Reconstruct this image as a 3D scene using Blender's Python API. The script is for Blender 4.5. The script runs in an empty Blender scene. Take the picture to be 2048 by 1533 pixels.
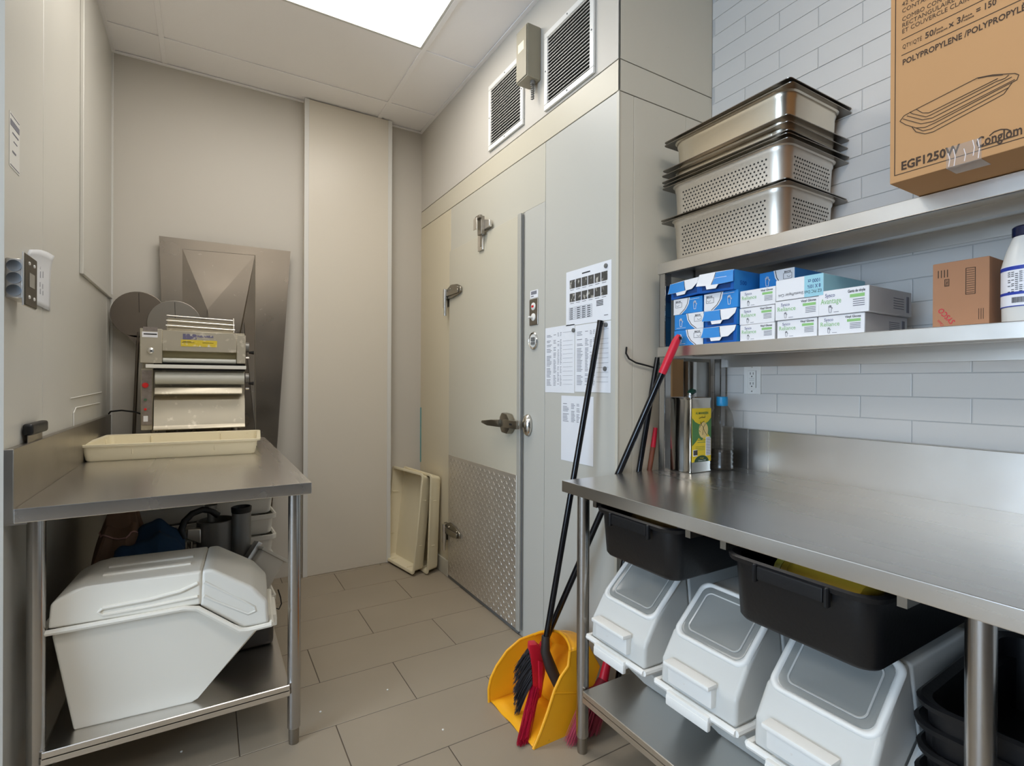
import bpy, bmesh, math, random
from mathutils import Vector, Matrix
R = math.radians
random.seed(7)
SC = bpy.context.scene
COL = SC.collection

# ------------------------------------------------------------------ camera, world, light, exposure
CAM = Vector((0, 0, 1.235)); YAW, PITCH, ROLL, FPX = R(30.795), R(-0.1), R(-0.28), 1027.0
fw = Vector((math.sin(YAW)*math.cos(PITCH), math.cos(YAW)*math.cos(PITCH), math.sin(PITCH)))
rt = Vector((math.cos(YAW), -math.sin(YAW), 0)); dn = fw.cross(rt)
rt2 = rt*math.cos(ROLL)+dn*math.sin(ROLL); dn2 = -rt*math.sin(ROLL)+dn*math.cos(ROLL)
cd = bpy.data.cameras.new('camera'); cam = bpy.data.objects.new('camera', cd); COL.objects.link(cam)
m = Matrix((rt2, -dn2, -fw)).transposed().to_4x4(); m.translation = CAM; cam.matrix_world = m
cd.sensor_width = 36; cd.lens = 36*FPX/2048; cd.clip_start = 0.02; SC.camera = cam
SC.view_settings.view_transform = 'Standard'; SC.view_settings.look = 'None'
SC.view_settings.exposure = 0.0; SC.view_settings.gamma = 1; SC.view_settings.use_curve_mapping = False
W = bpy.data.worlds.new('world'); SC.world = W; W.use_nodes = True
W.node_tree.nodes['Background'].inputs[0].default_value = (0.75, 0.85, 1, 1)
W.node_tree.nodes['Background'].inputs[1].default_value = 0.3
LAMP_E = 10.8        # luminance of the ceiling panels
DAY_W = 125.0         # daylight through the windows on the left, W
def area(name, loc, rot, sx, sy, watt, col):
    d = bpy.data.lights.new(name, 'AREA'); d.shape = 'RECTANGLE'; d.size = sx; d.size_y = sy
    d.energy = watt; d.color = col; o = bpy.data.objects.new(name, d); COL.objects.link(o)
    o.location = loc; o.rotation_euler = rot; return o
area('daylight', (-4.02, -0.35, 1.55), (0, R(-90), 0), 1.5, 2.4, DAY_W, (0.58, 0.77, 1.0))

def ray(px, py): return fw + rt2*((px-1024)/FPX) + dn2*((py-766.5)/FPX)
def at(px, py, ax, val):             # where the line of sight of a point of the photograph meets the plane axis = val
    v = ray(px, py); return CAM + v*((val-CAM[ax])/v[ax])

# ------------------------------------------------------------------ materials
MATS = {}
def lin(c): return tuple(((x/255)/12.92 if x/255 <= 0.04045 else ((x/255+0.055)/1.055)**2.4) for x in c)
def mat(name, rgb, rough=0.5, metal=0.0, var=0.0, vscale=4.0, bump=0.0, bscale=60.0, stretch=(1, 1, 1),
        emit=0, alpha=1.0, trans=0.0, rvar=0.0, coat=0.0, dirt=None, ior=1.45):
    if name in MATS: return MATS[name]
    M = bpy.data.materials.new(name); M.use_nodes = True; nt = M.node_tree; N = nt.nodes; L = nt.links
    b = N['Principled BSDF']; c = lin(rgb)+(1,)
    b.inputs['Base Color'].default_value = c; b.inputs['Roughness'].default_value = rough
    b.inputs['Metallic'].default_value = metal; b.inputs['Alpha'].default_value = alpha
    b.inputs['Transmission Weight'].default_value = trans; b.inputs['Coat Weight'].default_value = coat
    b.inputs['IOR'].default_value = ior
    if emit:
        b.inputs['Emission Color'].default_value = c; b.inputs['Emission Strength'].default_value = emit
    if var or bump or rvar or dirt:
        tc = N.new('ShaderNodeTexCoord'); mp = N.new('ShaderNodeMapping'); mp.inputs['Scale'].default_value = stretch
        L.new(tc.outputs['Object'], mp.inputs['Vector'])
        def noise(s, det=4):
            n = N.new('ShaderNodeTexNoise'); n.inputs['Scale'].default_value = s; n.inputs['Detail'].default_value = det
            L.new(mp.outputs[0], n.inputs['Vector']); return n
        if var or dirt:
            n = noise(vscale); mx = N.new('ShaderNodeMixRGB'); mx.blend_type = 'MIX'
            mx.inputs[1].default_value = tuple(max(0, x*(1-var)) for x in c[:3])+(1,)
            mx.inputs[2].default_value = tuple(min(1, x*(1+var)) for x in c[:3])+(1,)
            L.new(n.outputs[0], mx.inputs[0]); out = mx.outputs[0]
            if dirt:
                n2 = noise(dirt[1], 8); cr = N.new('ShaderNodeValToRGB')
                cr.color_ramp.elements[0].position = dirt[2]; cr.color_ramp.elements[1].position = min(1, dirt[2]+0.12)
                L.new(n2.outputs[0], cr.inputs[0]); m2 = N.new('ShaderNodeMixRGB')
                m2.inputs[2].default_value = lin(dirt[0])+(1,); L.new(cr.outputs[0], m2.inputs[0]); L.new(out, m2.inputs[1]); out = m2.outputs[0]
            L.new(out, b.inputs['Base Color'])
        if rvar:
            n = noise(vscale*2); mr = N.new('ShaderNodeMapRange')
            mr.inputs['To Min'].default_value = max(0.02, rough-rvar); mr.inputs['To Max'].default_value = rough+rvar
            L.new(n.outputs[0], mr.inputs[0]); L.new(mr.outputs[0], b.inputs['Roughness'])
        if bump:
            n = noise(bscale); bp = N.new('ShaderNodeBump'); bp.inputs['Strength'].default_value = bump
            bp.inputs['Distance'].default_value = 0.002; L.new(n.outputs[0], bp.inputs['Height']); L.new(bp.outputs[0], b.inputs['Normal'])
    MATS[name] = M; return M
def clearmat(name, rgb, alpha, rough=0.1, edge=1.0):           # thin clear or milky plastic: part see-through, part body
    if name in MATS: return MATS[name]
    M = bpy.data.materials.new(name); M.use_nodes = True; nt = M.node_tree; N = nt.nodes; L = nt.links
    b = N['Principled BSDF']; b.inputs['Base Color'].default_value = lin(rgb)+(1,); b.inputs['Roughness'].default_value = rough
    t = N.new('ShaderNodeBsdfTransparent'); mx = N.new('ShaderNodeMixShader'); fr = N.new('ShaderNodeLayerWeight'); fr.inputs[0].default_value = 0.35
    mr = N.new('ShaderNodeMapRange'); mr.inputs['To Min'].default_value = alpha; mr.inputs['To Max'].default_value = edge
    L.new(fr.outputs['Facing'], mr.inputs[0]); L.new(mr.outputs[0], mx.inputs[0]); L.new(t.outputs[0], mx.inputs[1]); L.new(b.outputs[0], mx.inputs[2])
    L.new(mx.outputs[0], N['Material Output'].inputs[0]); MATS[name] = M; return M

steel = mat('steel_top', (226, 223, 219), 0.27, 1, var=0.03, vscale=3, bump=0.04, bscale=60, stretch=(1, 0.06, 1), rvar=0.04)
steelx = mat('steel_edge', (214, 210, 204), 0.34, 1, var=0.05, vscale=5, rvar=0.08, bump=0.05, bscale=40)
steeld = mat('steel_dull', (158, 152, 143), 0.36, 1, var=0.12, vscale=4, rvar=0.1, bump=0.1, bscale=30)
sheetm = mat('steel_sheet', (134, 124, 111), 0.3, 1, var=0.12, vscale=3, rvar=0.1, bump=0.15, bscale=12, dirt=((176, 170, 158), 40, 0.68))
tubem = mat('steel_tube', (186, 184, 182), 0.24, 1, rvar=0.05, vscale=20)
panm = mat('steam_pan', (222, 212, 194), 0.26, 1, var=0.05, vscale=5)
panp = mat('steam_pan_satin', (220, 212, 200), 0.42, 1, var=0.04, vscale=5)
rimm = mat('pan_rim', (150, 142, 132), 0.3, 1, var=0.15, vscale=15)
chrome = mat('chrome', (215, 212, 206), 0.2, 1)
cast = mat('cast_metal', (150, 144, 132), 0.34, 1.0, var=0.1, vscale=30)
wallm = mat('wall_panel', (196, 193, 184), 0.32, var=0.02, vscale=1.2, bump=0.08, bscale=3)
wallb = mat('wall_paint', (197, 191, 180), 0.5, var=0.02, vscale=1.5)
creamn = mat('cooler_skin_near', (186, 184, 175), 0.38, var=0.02, vscale=1.5, bump=0.04, bscale=4, dirt=((150, 140, 118), 60, 0.76))
cream = mat('cooler_skin', (191, 186, 171), 0.38, var=0.02, vscale=1.5, bump=0.04, bscale=4, dirt=((150, 140, 118), 60, 0.76))
sidem = mat('cooler_side_skin', (212, 204, 186), 0.55, var=0.05, vscale=2.5, bump=0.25, bscale=25, dirt=((150, 140, 120), 45, 0.72))
creamf = mat('cooler_skin_yellowed', (207, 196, 170), 0.42, var=0.03, vscale=1.2)
creamd = mat('cooler_door_skin', (194, 187, 168), 0.4, var=0.03, vscale=1.2)
ceilm = mat('ceiling_tile', (248, 245, 244), 0.9, var=0.02, vscale=2, bump=0.1, bscale=150)
white = mat('white_plastic', (226, 224, 218), 0.35)
whitep = mat('white_paint', (214, 212, 206), 0.45)
tilem = mat('floor_tile', (152, 140, 122), 0.48, var=0.08, vscale=5, bump=0.12, bscale=90, rvar=0.05)
groutm = mat('grout', (92, 82, 70), 0.9)
wtile = mat('wall_tile', (207, 203, 197), 0.22, var=0.03, vscale=3, bump=0.12, bscale=9, stretch=(1, 0.5, 1))
wgrout = mat('wall_grout', (186, 184, 180), 0.9)
dark = mat('dark_gap', (22, 20, 18), 0.8)
gask = mat('gasket', (104, 104, 102), 0.6)
stripm = mat('edge_strip_grey', (176, 173, 163), 0.5, 0.2)
rearm = mat('rear_wall_dark', (46, 44, 44), 0.7)
treadm = mat('tread_plate', (206, 199, 187), 0.36, 0.75, var=0.12, vscale=6, rvar=0.08)
trayc = mat('cream_plastic', (230, 219, 188), 0.45, var=0.04, vscale=5, dirt=((196, 180, 146), 30, 0.7))
binw = mat('bin_white', (240, 235, 222), 0.4, var=0.03, vscale=3, dirt=((190, 176, 150), 22, 0.74))
binh = mat('bin_handle', (232, 231, 226), 0.38, var=0.02, vscale=4, dirt=((190, 150, 116), 34, 0.74))
binf = mat('bin_flap', (228, 225, 215), 0.3, var=0.02)
binc = mat('bin_milky', (214, 216, 213), 0.4, var=0.03, vscale=4, dirt=((196, 168, 136), 30, 0.74))
clearlid = clearmat('lid_clear', (150, 152, 148), 0.62, 0.14, 0.8)
milky = clearmat('lid_milky', (216, 216, 211), 0.84, 0.2)
flourm = mat('flour', (150, 146, 138), 0.9, var=0.15, vscale=6, bump=0.5, bscale=20)
blackp = mat('black_plastic', (18, 18, 20), 0.42, bump=0.2, bscale=120)
polem = mat('black_pole', (14, 14, 18), 0.18)
redp = mat('red_plastic', (200, 28, 52), 0.4, var=0.06, vscale=20)
redb = mat('red_bristle', (176, 20, 56), 0.5)
blkb = mat('black_bristle', (26, 24, 28), 0.6)
yel = mat('yellow_plastic', (240, 170, 28), 0.42, var=0.06, vscale=12, dirt=((120, 90, 40), 26, 0.72))
card = mat('cardboard', (178, 136, 92), 0.85, var=0.04, vscale=6, bump=0.1, bscale=70)
card2 = mat('cardboard_red', (170, 124, 92), 0.85, var=0.04, vscale=6)
ink = mat('brown_ink', (62, 46, 34), 0.8)
inkk = mat('dark_ink', (40, 38, 40), 0.8)
paperm = mat('paper', (226, 228, 232), 0.25, var=0.01)
photo = mat('print_grey', (74, 73, 70), 0.4, var=0.5, vscale=45, dirt=((190, 186, 176), 55, 0.56))
inkg = mat('grey_ink', (120, 120, 128), 0.7)
boxw = mat('glove_box_white', (226, 226, 228), 0.5)
boxs = mat('glove_box_side', (190, 190, 190), 0.55, var=0.05, vscale=20)
blue = mat('glove_box_blue', (44, 132, 204), 0.42, var=0.2, vscale=8)
blued = mat('glove_box_deep', (10, 88, 170), 0.42)
navy = mat('navy_ink', (24, 40, 110), 0.6)
green = mat('green_ink', (140, 190, 118), 0.6)
turq = mat('turquoise_print', (150, 200, 214), 0.55)
tin = mat('tin_can', (196, 192, 184), 0.13, 1, var=0.05, vscale=6, bump=0.3, bscale=7)
yellab = mat('yellow_label', (226, 196, 30), 0.4)
grnlab = mat('green_label', (70, 120, 60), 0.4, var=0.25, vscale=14)
pet = clearmat('bottle_plastic', (110, 102, 90), 0.14, 0.06, 0.7)
oil = mat('dark_oil', (20, 16, 12), 0.15)
bluecap = mat('blue_cap', (36, 140, 190), 0.4)
wood = mat('plywood', (178, 140, 96), 0.7, var=0.15, vscale=9, stretch=(4, 4, 0.5))
brownw = mat('worn_wood', (120, 66, 44), 0.6, var=0.3, vscale=25)
flourd = mat('floury_steel', (186, 178, 160), 0.45, 0.6, var=0.12, vscale=6, dirt=((220, 212, 196), 28, 0.6))
rollm = mat('roller_plastic', (196, 196, 188), 0.3)
stick = mat('sticker_silver', (150, 140, 134), 0.4, 0.5, var=0.3, vscale=70)
yst = mat('sticker_yellow', (214, 190, 60), 0.5, dirt=((224, 216, 196), 50, 0.55))
redbtn = mat('red_button', (208, 44, 44), 0.35)
grnbtn = mat('green_button', (70, 104, 78), 0.35)
bagm = mat('kraft_bag', (110, 84, 66), 0.8, var=0.15, vscale=12, bump=0.6, bscale=14)
towel = mat('blue_cloth', (24, 54, 82), 0.85, var=0.15, vscale=12, bump=0.6, bscale=30)
greym = mat('grey_casting', (126, 124, 120), 0.45, 0.5, var=0.05, vscale=10)
dbox = mat('dough_box_white', (216, 212, 202), 0.45, var=0.03, vscale=6)
tapem = mat('teal_tape', (110, 160, 160), 0.5)
glow = mat('light_diffuser', (255, 250, 243), 0.5, emit=LAMP_E)
brownst = mat('beige_plastic', (150, 142, 122), 0.5)
clearf = clearmat('clear_tape', (206, 196, 186), 0.12, 0.08, 0.7)
skyg = mat('window_daylight', (200, 225, 255), 0.5, emit=2.5)
labelw = mat('white_label', (232, 232, 236), 0.4)
bluelab = mat('blue_label', (40, 62, 160), 0.4)

# ------------------------------------------------------------------ mesh helpers
class G:
    def __init__(s): s.bm = bmesh.new()
    def _v(s, p): return s.bm.verts.new(p)
    def box(s, x0, x1, y0, y1, z0, z1, bev=0, seg=2):
        v = [s._v((x, y, z)) for x in (x0, x1) for y in (y0, y1) for z in (z0, z1)]
        fs = [s.bm.faces.new([v[i] for i in q]) for q in ((0, 1, 3, 2), (4, 6, 7, 5), (0, 4, 5, 1), (2, 3, 7, 6), (0, 2, 6, 4), (1, 5, 7, 3))]
        if bev:
            es = set(e for f in fs for e in f.edges)
            bmesh.ops.bevel(s.bm, geom=list(es), offset=bev, segments=seg, profile=0.6, affect='EDGES', clamp_overlap=True)
        return s
    def ext(s, pts, d, bev=0, seg=2):                  # polygon extruded by the vector d
        a = [s._v(p) for p in pts]; b = [s._v(Vector(p)+Vector(d)) for p in pts]; n = len(pts)
        fs = [s.bm.faces.new(a), s.bm.faces.new(b[::-1])]
        for i in range(n): fs.append(s.bm.faces.new((a[(i+1) % n], a[i], b[i], b[(i+1) % n])))
        if bev:
            es = set(e for f in fs for e in f.edges)
            bmesh.ops.bevel(s.bm, geom=list(es), offset=bev, segments=seg, profile=0.6, affect='EDGES', clamp_overlap=True)
        return s
    def tube(s, pts, r, seg=10, cap=True):             # r a number or one per point
        pts = [Vector(p) for p in pts]; rs = r if isinstance(r, (list, tuple)) else [r]*len(pts); prev = None; rings = []
        up = Vector((0, 0, 1))
        for i, p in enumerate(pts):
            t = (pts[min(i+1, len(pts)-1)]-pts[max(i-1, 0)]).normalized()
            if i == 0:
                a = t.cross(up)
                if a.length < 0.05: a = t.cross(Vector((1, 0, 0)))
            else: a = prev - t*prev.dot(t)
            a.normalize(); prev = a; b = t.cross(a)
            rings.append([s._v(p+(a*math.cos(k*2*math.pi/seg)+b*math.sin(k*2*math.pi/seg))*rs[i]) for k in range(seg)])
        for i in range(len(rings)-1):
            for k in range(seg): s.bm.faces.new((rings[i][k], rings[i][(k+1) % seg], rings[i+1][(k+1) % seg], rings[i+1][k]))
        if cap:
            s.bm.faces.new(rings[0][::-1]); s.bm.faces.new(rings[-1])
        return s
    def lathe(s, prof, c=(0, 0, 0), seg=24, ax=2):      # profile of (radius, height), around an axis
        rings = []
        for r, h in prof:
            ring = []
            for k in range(seg):
                a = 2*math.pi*k/seg; q = [0, 0, 0]; q[ax] = h; q[(ax+1) % 3] = r*math.cos(a); q[(ax+2) % 3] = r*math.sin(a)
                ring.append(s._v(Vector(c)+Vector(q)))
            rings.append(ring)
        for i in range(len(rings)-1):
            for k in range(seg): s.bm.faces.new((rings[i][k], rings[i][(k+1) % seg], rings[i+1][(k+1) % seg], rings[i+1][k]))
        s.bm.faces.new(rings[0][::-1]); s.bm.faces.new(rings[-1]); return s
    def rr(s, rings, n=5, cap0=True, cap1=True):        # rings: (cx, cy, half x, half y, corner radius, z) joined in order
        R_ = []
        for cx, cy, hx, hy, r, z in rings:
            r = min(r, hx*0.98, hy*0.98); ring = []
            for qx, qy, a0 in ((1, 1, 0), (-1, 1, 90), (-1, -1, 180), (1, -1, 270)):
                for k in range(n+1):
                    a = R(a0+90*k/n); ring.append(s._v((cx+qx*(hx-r)+r*math.cos(a), cy+qy*(hy-r)+r*math.sin(a), z)))
            R_.append(ring)
        m_ = len(R_[0])
        for i in range(len(R_)-1):
            for k in range(m_): s.bm.faces.new((R_[i][k], R_[i][(k+1) % m_], R_[i+1][(k+1) % m_], R_[i+1][k]))
        if cap0: s.bm.faces.new(R_[0][::-1])
        if cap1: s.bm.faces.new(R_[-1])
        return s
    def grid(s, fn, nu, nv):                            # surface fn(u, v) for u, v in 0..1
        V = [[s._v(fn(i/nu, j/nv)) for j in range(nv+1)] for i in range(nu+1)]
        for i in range(nu):
            for j in range(nv): s.bm.faces.new((V[i][j], V[i+1][j], V[i+1][j+1], V[i][j+1]))
        return s
    def done(s, name, m, parent=None, smooth=40, solid=0, sub=0, xf=None, wn=False):
        if xf is not None: bmesh.ops.transform(s.bm, matrix=xf, verts=s.bm.verts)
        bmesh.ops.recalc_face_normals(s.bm, faces=s.bm.faces)
        me = bpy.data.meshes.new(name); s.bm.to_mesh(me); s.bm.free(); me.materials.append(m)
        if smooth:
            me.polygons.foreach_set('use_smooth', [True]*len(me.polygons)); me.set_sharp_from_angle(angle=R(smooth))
        o = bpy.data.objects.new(name, me); COL.objects.link(o)
        if parent is not None: o.parent = parent
        if solid:
            md = o.modifiers.new('thickness', 'SOLIDIFY'); md.thickness = solid; md.offset = 0
        if wn:
            md = o.modifiers.new('weighted_normals', 'WEIGHTED_NORMAL'); md.keep_sharp = True
        if sub:
            md = o.modifiers.new('subdivision', 'SUBSURF'); md.levels = sub; md.render_levels = sub
        return o
def tag(o, label, cat, group=None, kind=None):
    o['label'] = label; o['category'] = cat
    if group: o['group'] = group
    if kind: o['kind'] = kind
    return o
def thing(name, label, cat, loc=(0, 0, 0), rz=0, group=None, rot=None):
    o = bpy.data.objects.new(name, None); COL.objects.link(o); o.empty_display_size = 0.05
    o.location = loc; o.rotation_euler = rot if rot else (0, 0, rz); return tag(o, label, cat, group)
def part(name, mesh, parent, loc=(0, 0, 0), rot=None, kind=None):
    o = bpy.data.objects.new(name, mesh); COL.objects.link(o); o.parent = parent; o.location = loc
    if rot: o.rotation_euler = rot
    return o
def struct(o): o['kind'] = 'structure'; return o
def stuff(o): o['kind'] = 'stuff'; return o
def copy_tree(o, parent=None):
    c = o.copy(); COL.objects.link(c); c.parent = parent
    for ch in list(o.children): copy_tree(ch, c)
    return c
def bx(name, m, parent, x0, x1, y0, y1, z0, z1, bev=0, seg=2): return G().box(x0, x1, y0, y1, z0, z1, bev, seg).done(name, m, parent, wn=bev > 0)
def text(s, parent, org, u, v, size, m, width=None, name='lettering', bold=0.0, align='LEFT', shear=0):
    cu = bpy.data.curves.new(name, 'FONT'); cu.body = s; cu.size = 1; cu.resolution_u = 2; cu.offset = bold; cu.align_x = align; cu.shear = shear
    t = bpy.data.objects.new('t', cu); COL.objects.link(t)
    dg = bpy.context.evaluated_depsgraph_get(); me = bpy.data.meshes.new_from_object(t.evaluated_get(dg))
    bpy.data.objects.remove(t); me.name = name
    xs = [q.co.x for q in me.vertices] or [0, 1]
    sx = size if not width else width/max(1e-6, max(xs)-min(xs))
    u = Vector(u).normalized(); v = Vector(v).normalized(); n = u.cross(v)
    M = Matrix((u*sx, v*size, n)).transposed().to_4x4(); M.translation = Vector(org)+n*0.0007
    me.transform(M); me.materials.clear(); me.materials.append(m)
    o = bpy.data.objects.new(name, me); COL.objects.link(o); o.parent = parent; return o
def lines(parent, name, m, org, u, v, rects, th=0.0006):     # flat print: rects (u0, u1, v0, v1) on a plane
    u = Vector(u).normalized(); v = Vector(v).normalized(); n = u.cross(v); g = G(); org = Vector(org)
    for a, b, c, d in rects:
        g.ext([org+u*a+v*c, org+u*b+v*c, org+u*b+v*d, org+u*a+v*d], n*th)
    return g.done(name, m, parent, smooth=0)
def strokes(parent, name, m, org, u, v, polys, w):
    u = Vector(u).normalized(); v = Vector(v).normalized(); n = u.cross(v); org = Vector(org); g = G()
    for pl in polys:
        P = [org+u*a+v*b+n*0.0006 for a, b in pl]
        for i in range(len(P)-1):
            d = (P[i+1]-P[i])
            if d.length < 1e-6: continue
            s_ = n.cross(d.normalized())*w/2
            g.ext([P[i]-s_, P[i+1]-s_, P[i+1]+s_, P[i]+s_], n*0.0003)
    return g.done(name, m, parent, smooth=0)
NY = (0, -1, 0); PX = (1, 0, 0); UZ = (0, 0, 1); NX = (-1, 0, 0)

# ------------------------------------------------------------------ the room
XC, YC, YB, XL, XT, ZC = 1.325, 1.450, 3.505, -0.447, 1.85, 3.015
fl = struct(bx('floor', groutm, None, -4.2, 2.0, -3.2, 3.7, -0.06, -0.0015))
tm = {}
def floor_tile(x0, x1, y0, y1):
    w = round(x1-x0, 3); h = round(y1-y0, 3); k = (w, h)
    if k not in tm:
        o = G().box(-w/2+0.0018, w/2-0.0018, -h/2+0.0018, h/2-0.0018, -0.008, 0, 0.0012, 1).done('tile', tilem, fl, smooth=0); tm[k] = o.data
        o.location = ((x0+x1)/2, (y0+y1)/2, 0)
    else: part('tile', tm[k], fl, ((x0+x1)/2, (y0+y1)/2, 0))
for j in range(-10, 5):
    y0 = 2.204+0.3015*j; y1 = min(y0+0.3015, 3.7)
    x = (0.405 if j % 2 == 0 else 0.71)-0.61*8
    while x < 1.95:
        a, b = max(x, -4.2), min(x+0.61, 2.0)
        if b-a > 0.03 and not (y0 > 1.5 and b < -0.6): floor_tile(a, b, y0, y1)
        x += 0.61
# left wall of smooth panels
wl = struct(bx('wall_left', wallm, None, XL-0.12, XL-0.004, 1.80, YB+0.1, 0, ZC+0.1))
for y0, y1 in ((1.80, 2.166), (2.17, 3.386), (3.39, YB)):
    bx('panel', wallm, wl, XL-0.004, XL, y0, y1, 0, ZC, 0.0015, 1)
bx('corner_strip', wallm, wl, XL-0.122, XL+0.002, 1.797, 1.803, 0, ZC)
g = G(); g.box(XL, XL+0.007, 2.735, YB-0.03, 1.70, 3.0, 0.002, 1)
o = g.done('access_panel', wallm, wl)
bx('access_panel_lip', wallm, wl, XL, XL+0.013, 2.72, YB-0.02, 1.672, 1.697, 0.002, 1)
for y0 in (2.715,): bx('access_panel_lip', wallm, wl, XL, XL+0.013, y0, y0+0.014, 1.672, 3.0, 0.002, 1)
wb = struct(bx('wall_back', wallb, None, XL-0.12, XC+0.12, YB, YB+0.1, 0, ZC+0.1))
bx('corner_strip', whitep, wb, XL, XL+0.012, YB-0.006, YB, 0.9, ZC, 0.002, 1)
columnm = mat('column_panel', (213, 205, 190), 0.35, var=0.02, vscale=1.2, bump=0.06, bscale=3)
wc = struct(bx('wall_column', columnm, None, 0.529, 1.084, 3.438, YB, 0, ZC-0.002, 0.003, 1))
bx('corner_strip', whitep, wc, 0.526, 0.553, 3.4355, 3.4385, 0, ZC-0.002, 0.001, 1)
bx('corner_strip', whitep, wc, 1.06, 1.087, 3.4355, 3.4385, 0, ZC-0.002, 0.001, 1)
# walk-in cooler
ck = struct(bx('wall_cooler', dark, None, XC+0.006, 2.0, YC+0.006, YB+0.1, 0, ZC+0.1))
def pane(n, y0, y1, z0, z1, m_=cream): return bx(n, m_, ck, XC, XC+0.006, y0, y1, z0, z1, 0.001, 1)
pane('panel', YC, 1.932, 0.0, 2.329, creamn); pane('panel', 1.935, 2.984, 2.060, 2.329)
pane('panel', 1.935, 2.108, 0, 2.060, creamn)
pane('panel', 2.985, YB, 0.0, 2.329, creamf)
pane('band', YC, YB, 2.333, 2.449, mat('cooler_band', (198, 190, 170), 0.4, var=0.03, vscale=2)); pane('upper_wall', YC, YB, 2.453, ZC, wallb)
def pane2(n, x0, x1, z0, z1, m_=sidem): return bx(n, m_, ck, x0, x1, YC, YC+0.006, z0, z1, 0.001, 1)
pane2('side_panel', XC, 1.400, 0, 2.329); pane2('side_panel', 1.402, 1.690, 0, 2.329); pane2('side_panel', 1.692, XT, 0, 2.329)
pane2('side_band', XC, XT, 2.333, 2.449); pane2('side_upper_wall', XC, XT, 2.453, ZC)
bx('corner_trim', cream, ck, XC-0.002, XC+0.004, YC-0.002, YC+0.012, 0, 2.329, 0.001, 1)
o = bx('baseboard_cooler', cream, None, XC-0.012, XC, 2.99, YB, 0, 0.10, 0.006); struct(o)
o = bx('trim_1', tapem, ck, XC-0.003, XC, 3.488, YB, 0.66, 1.05, 0); o['label'] = 'strip of teal sealing tape'
o.name = 'sealing_tape'
# right wall with long white tiles
wr = struct(bx('wall_right', wgrout, None, XT+0.0028, XT+0.12, -3.2, YC+0.02, 0, ZC+0.1))
PZ, PY = 0.0720, 0.2865
cache = {}
for i in range(-5, 25):
    z0 = 1.196+PZ*i; z1 = z0+PZ
    if z0 > ZC: break
    if z1 > ZC: z1 = ZC
    y = (1.007 if i % 2 == 0 else 1.151)+PY*2
    for _ in range(9):
        a, b = y-PY, min(y, YC)
        if b-a > 0.02:
            k = (round(b-a, 3), round(z1-z0, 3)); loc = (XT+0.003+random.uniform(-0.0005, 0.0005), (a+b)/2, (z0+z1)/2)
            if k not in cache:
                o = G().box(-0.003, 0.005, -k[0]/2+0.0012, k[0]/2-0.0012, -k[1]/2+0.0012, k[1]/2-0.0012, 0.0014, 2).done('tile', wtile, wr, smooth=0); cache[k] = o.data; o.location = loc
            else: part('tile', cache[k], wr, loc)
        y -= PY
bx('lower_wall', whitep, wr, XT, XT+0.006, -3.2, YC, 0, 0.835); bx('plain_wall', whitep, wr, XT, XT+0.006, -3.2, -1.16, 0.84, ZC)
# the rest of the kitchen behind the camera
struct(bx('wall_rear', rearm, None, -4.3, 2.0, -3.3, -3.2, 0, ZC+0.1))
struct(bx('wall_north', whitep, None, -4.3, XL-0.12, 2.3, 2.4, 0, ZC+0.1))
w2 = bpy.data.objects.new('wall_windows', None); COL.objects.link(w2); struct(w2)
for y0, y1, z0, z1 in ((-3.2, -1.6, 0, ZC), (0.9, 2.3, 0, ZC), (-1.6, 0.9, 0, 0.75), (-1.6, 0.9, 2.35, ZC)):
    bx('wall_piece', whitep, w2, -4.3, -4.2, y0, y1, z0, z1)
wn = struct(bx('window_1', skyg, None, -4.26, -4.25, -1.6, 0.9, 0.75, 2.35))
for y0 in (-1.6, -0.4, 0.84): bx('window_frame', whitep, wn, -4.25, -4.18, y0, y0+0.06, 0.75, 2.35)
for z0 in (0.75, 2.29): bx('window_frame', whitep, wn, -4.25, -4.18, -1.6, 0.9, z0, z0+0.06)
# ceiling: grid and lay-in tiles
ce = struct(bx('ceiling', ceilm, None, -4.3, 2.0, -3.3, 3.7, ZC+0.04, ZC+0.1))
BX = [-3.84, -2.63, -1.42, -0.205, 1.0]; BY = [3.237-0.607*k for k in range(11)]
for x in BX: bx('grid_bar', ceilm, ce, x-0.012, x+0.012, -3.2, YB if x > XL else 2.3, ZC-0.001, ZC+0.006, 0.001, 1)
for y in BY:
    bx('grid_bar', ceilm, ce, -4.2 if y < 2.3 else XL, XT if y < YC else XC, y-0.012, y+0.012, ZC, ZC+0.005, 0.001, 1)
bx('wall_angle', ceilm, ce, XL, XL+0.02, 1.8, YB, ZC-0.002, ZC+0.003); bx('wall_angle', ceilm, ce, XC-0.02, XC, YC, YB, ZC-0.002, ZC+0.003)
bx('wall_angle', ceilm, ce, XL, XC, YB-0.02, YB, ZC-0.003, ZC+0.002)
LIGHTS = [(-0.205, 2.023), (-0.205, -0.405), (-2.63, 0.809), (-2.63, -1.619)]  # only the first panel is in view; the rest are added as fill light
xs = [-4.2]+BX+[2.0]; ys = [3.7]+BY+[-3.3]; cm = {}
for i in range(len(xs)-1):
    for j in range(len(ys)-1):
        a, b, c, d = xs[i], xs[i+1], ys[j+1], ys[j]
        if b <= XL and c > 2.3: continue
        if a >= 1.0 and c > 3.0 and False: continue
        if any(abs(a-lx) < 0.01 and abs(c-ly) < 0.01 for lx, ly in LIGHTS): continue
        k = (round(b-a, 3), round(d-c, 3)); loc = ((a+b)/2, (c+d)/2, ZC+0.009)
        if k not in cm:
            o = G().box(-k[0]/2+0.008, k[0]/2-0.008, -k[1]/2+0.008, k[1]/2-0.008, -0.003, 0.01, 0.002, 1).done('ceiling_tile', ceilm, ce, smooth=0); cm[k] = o.data; o.location = loc
        else: part('ceiling_tile', cm[k], ce, loc)
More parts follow.
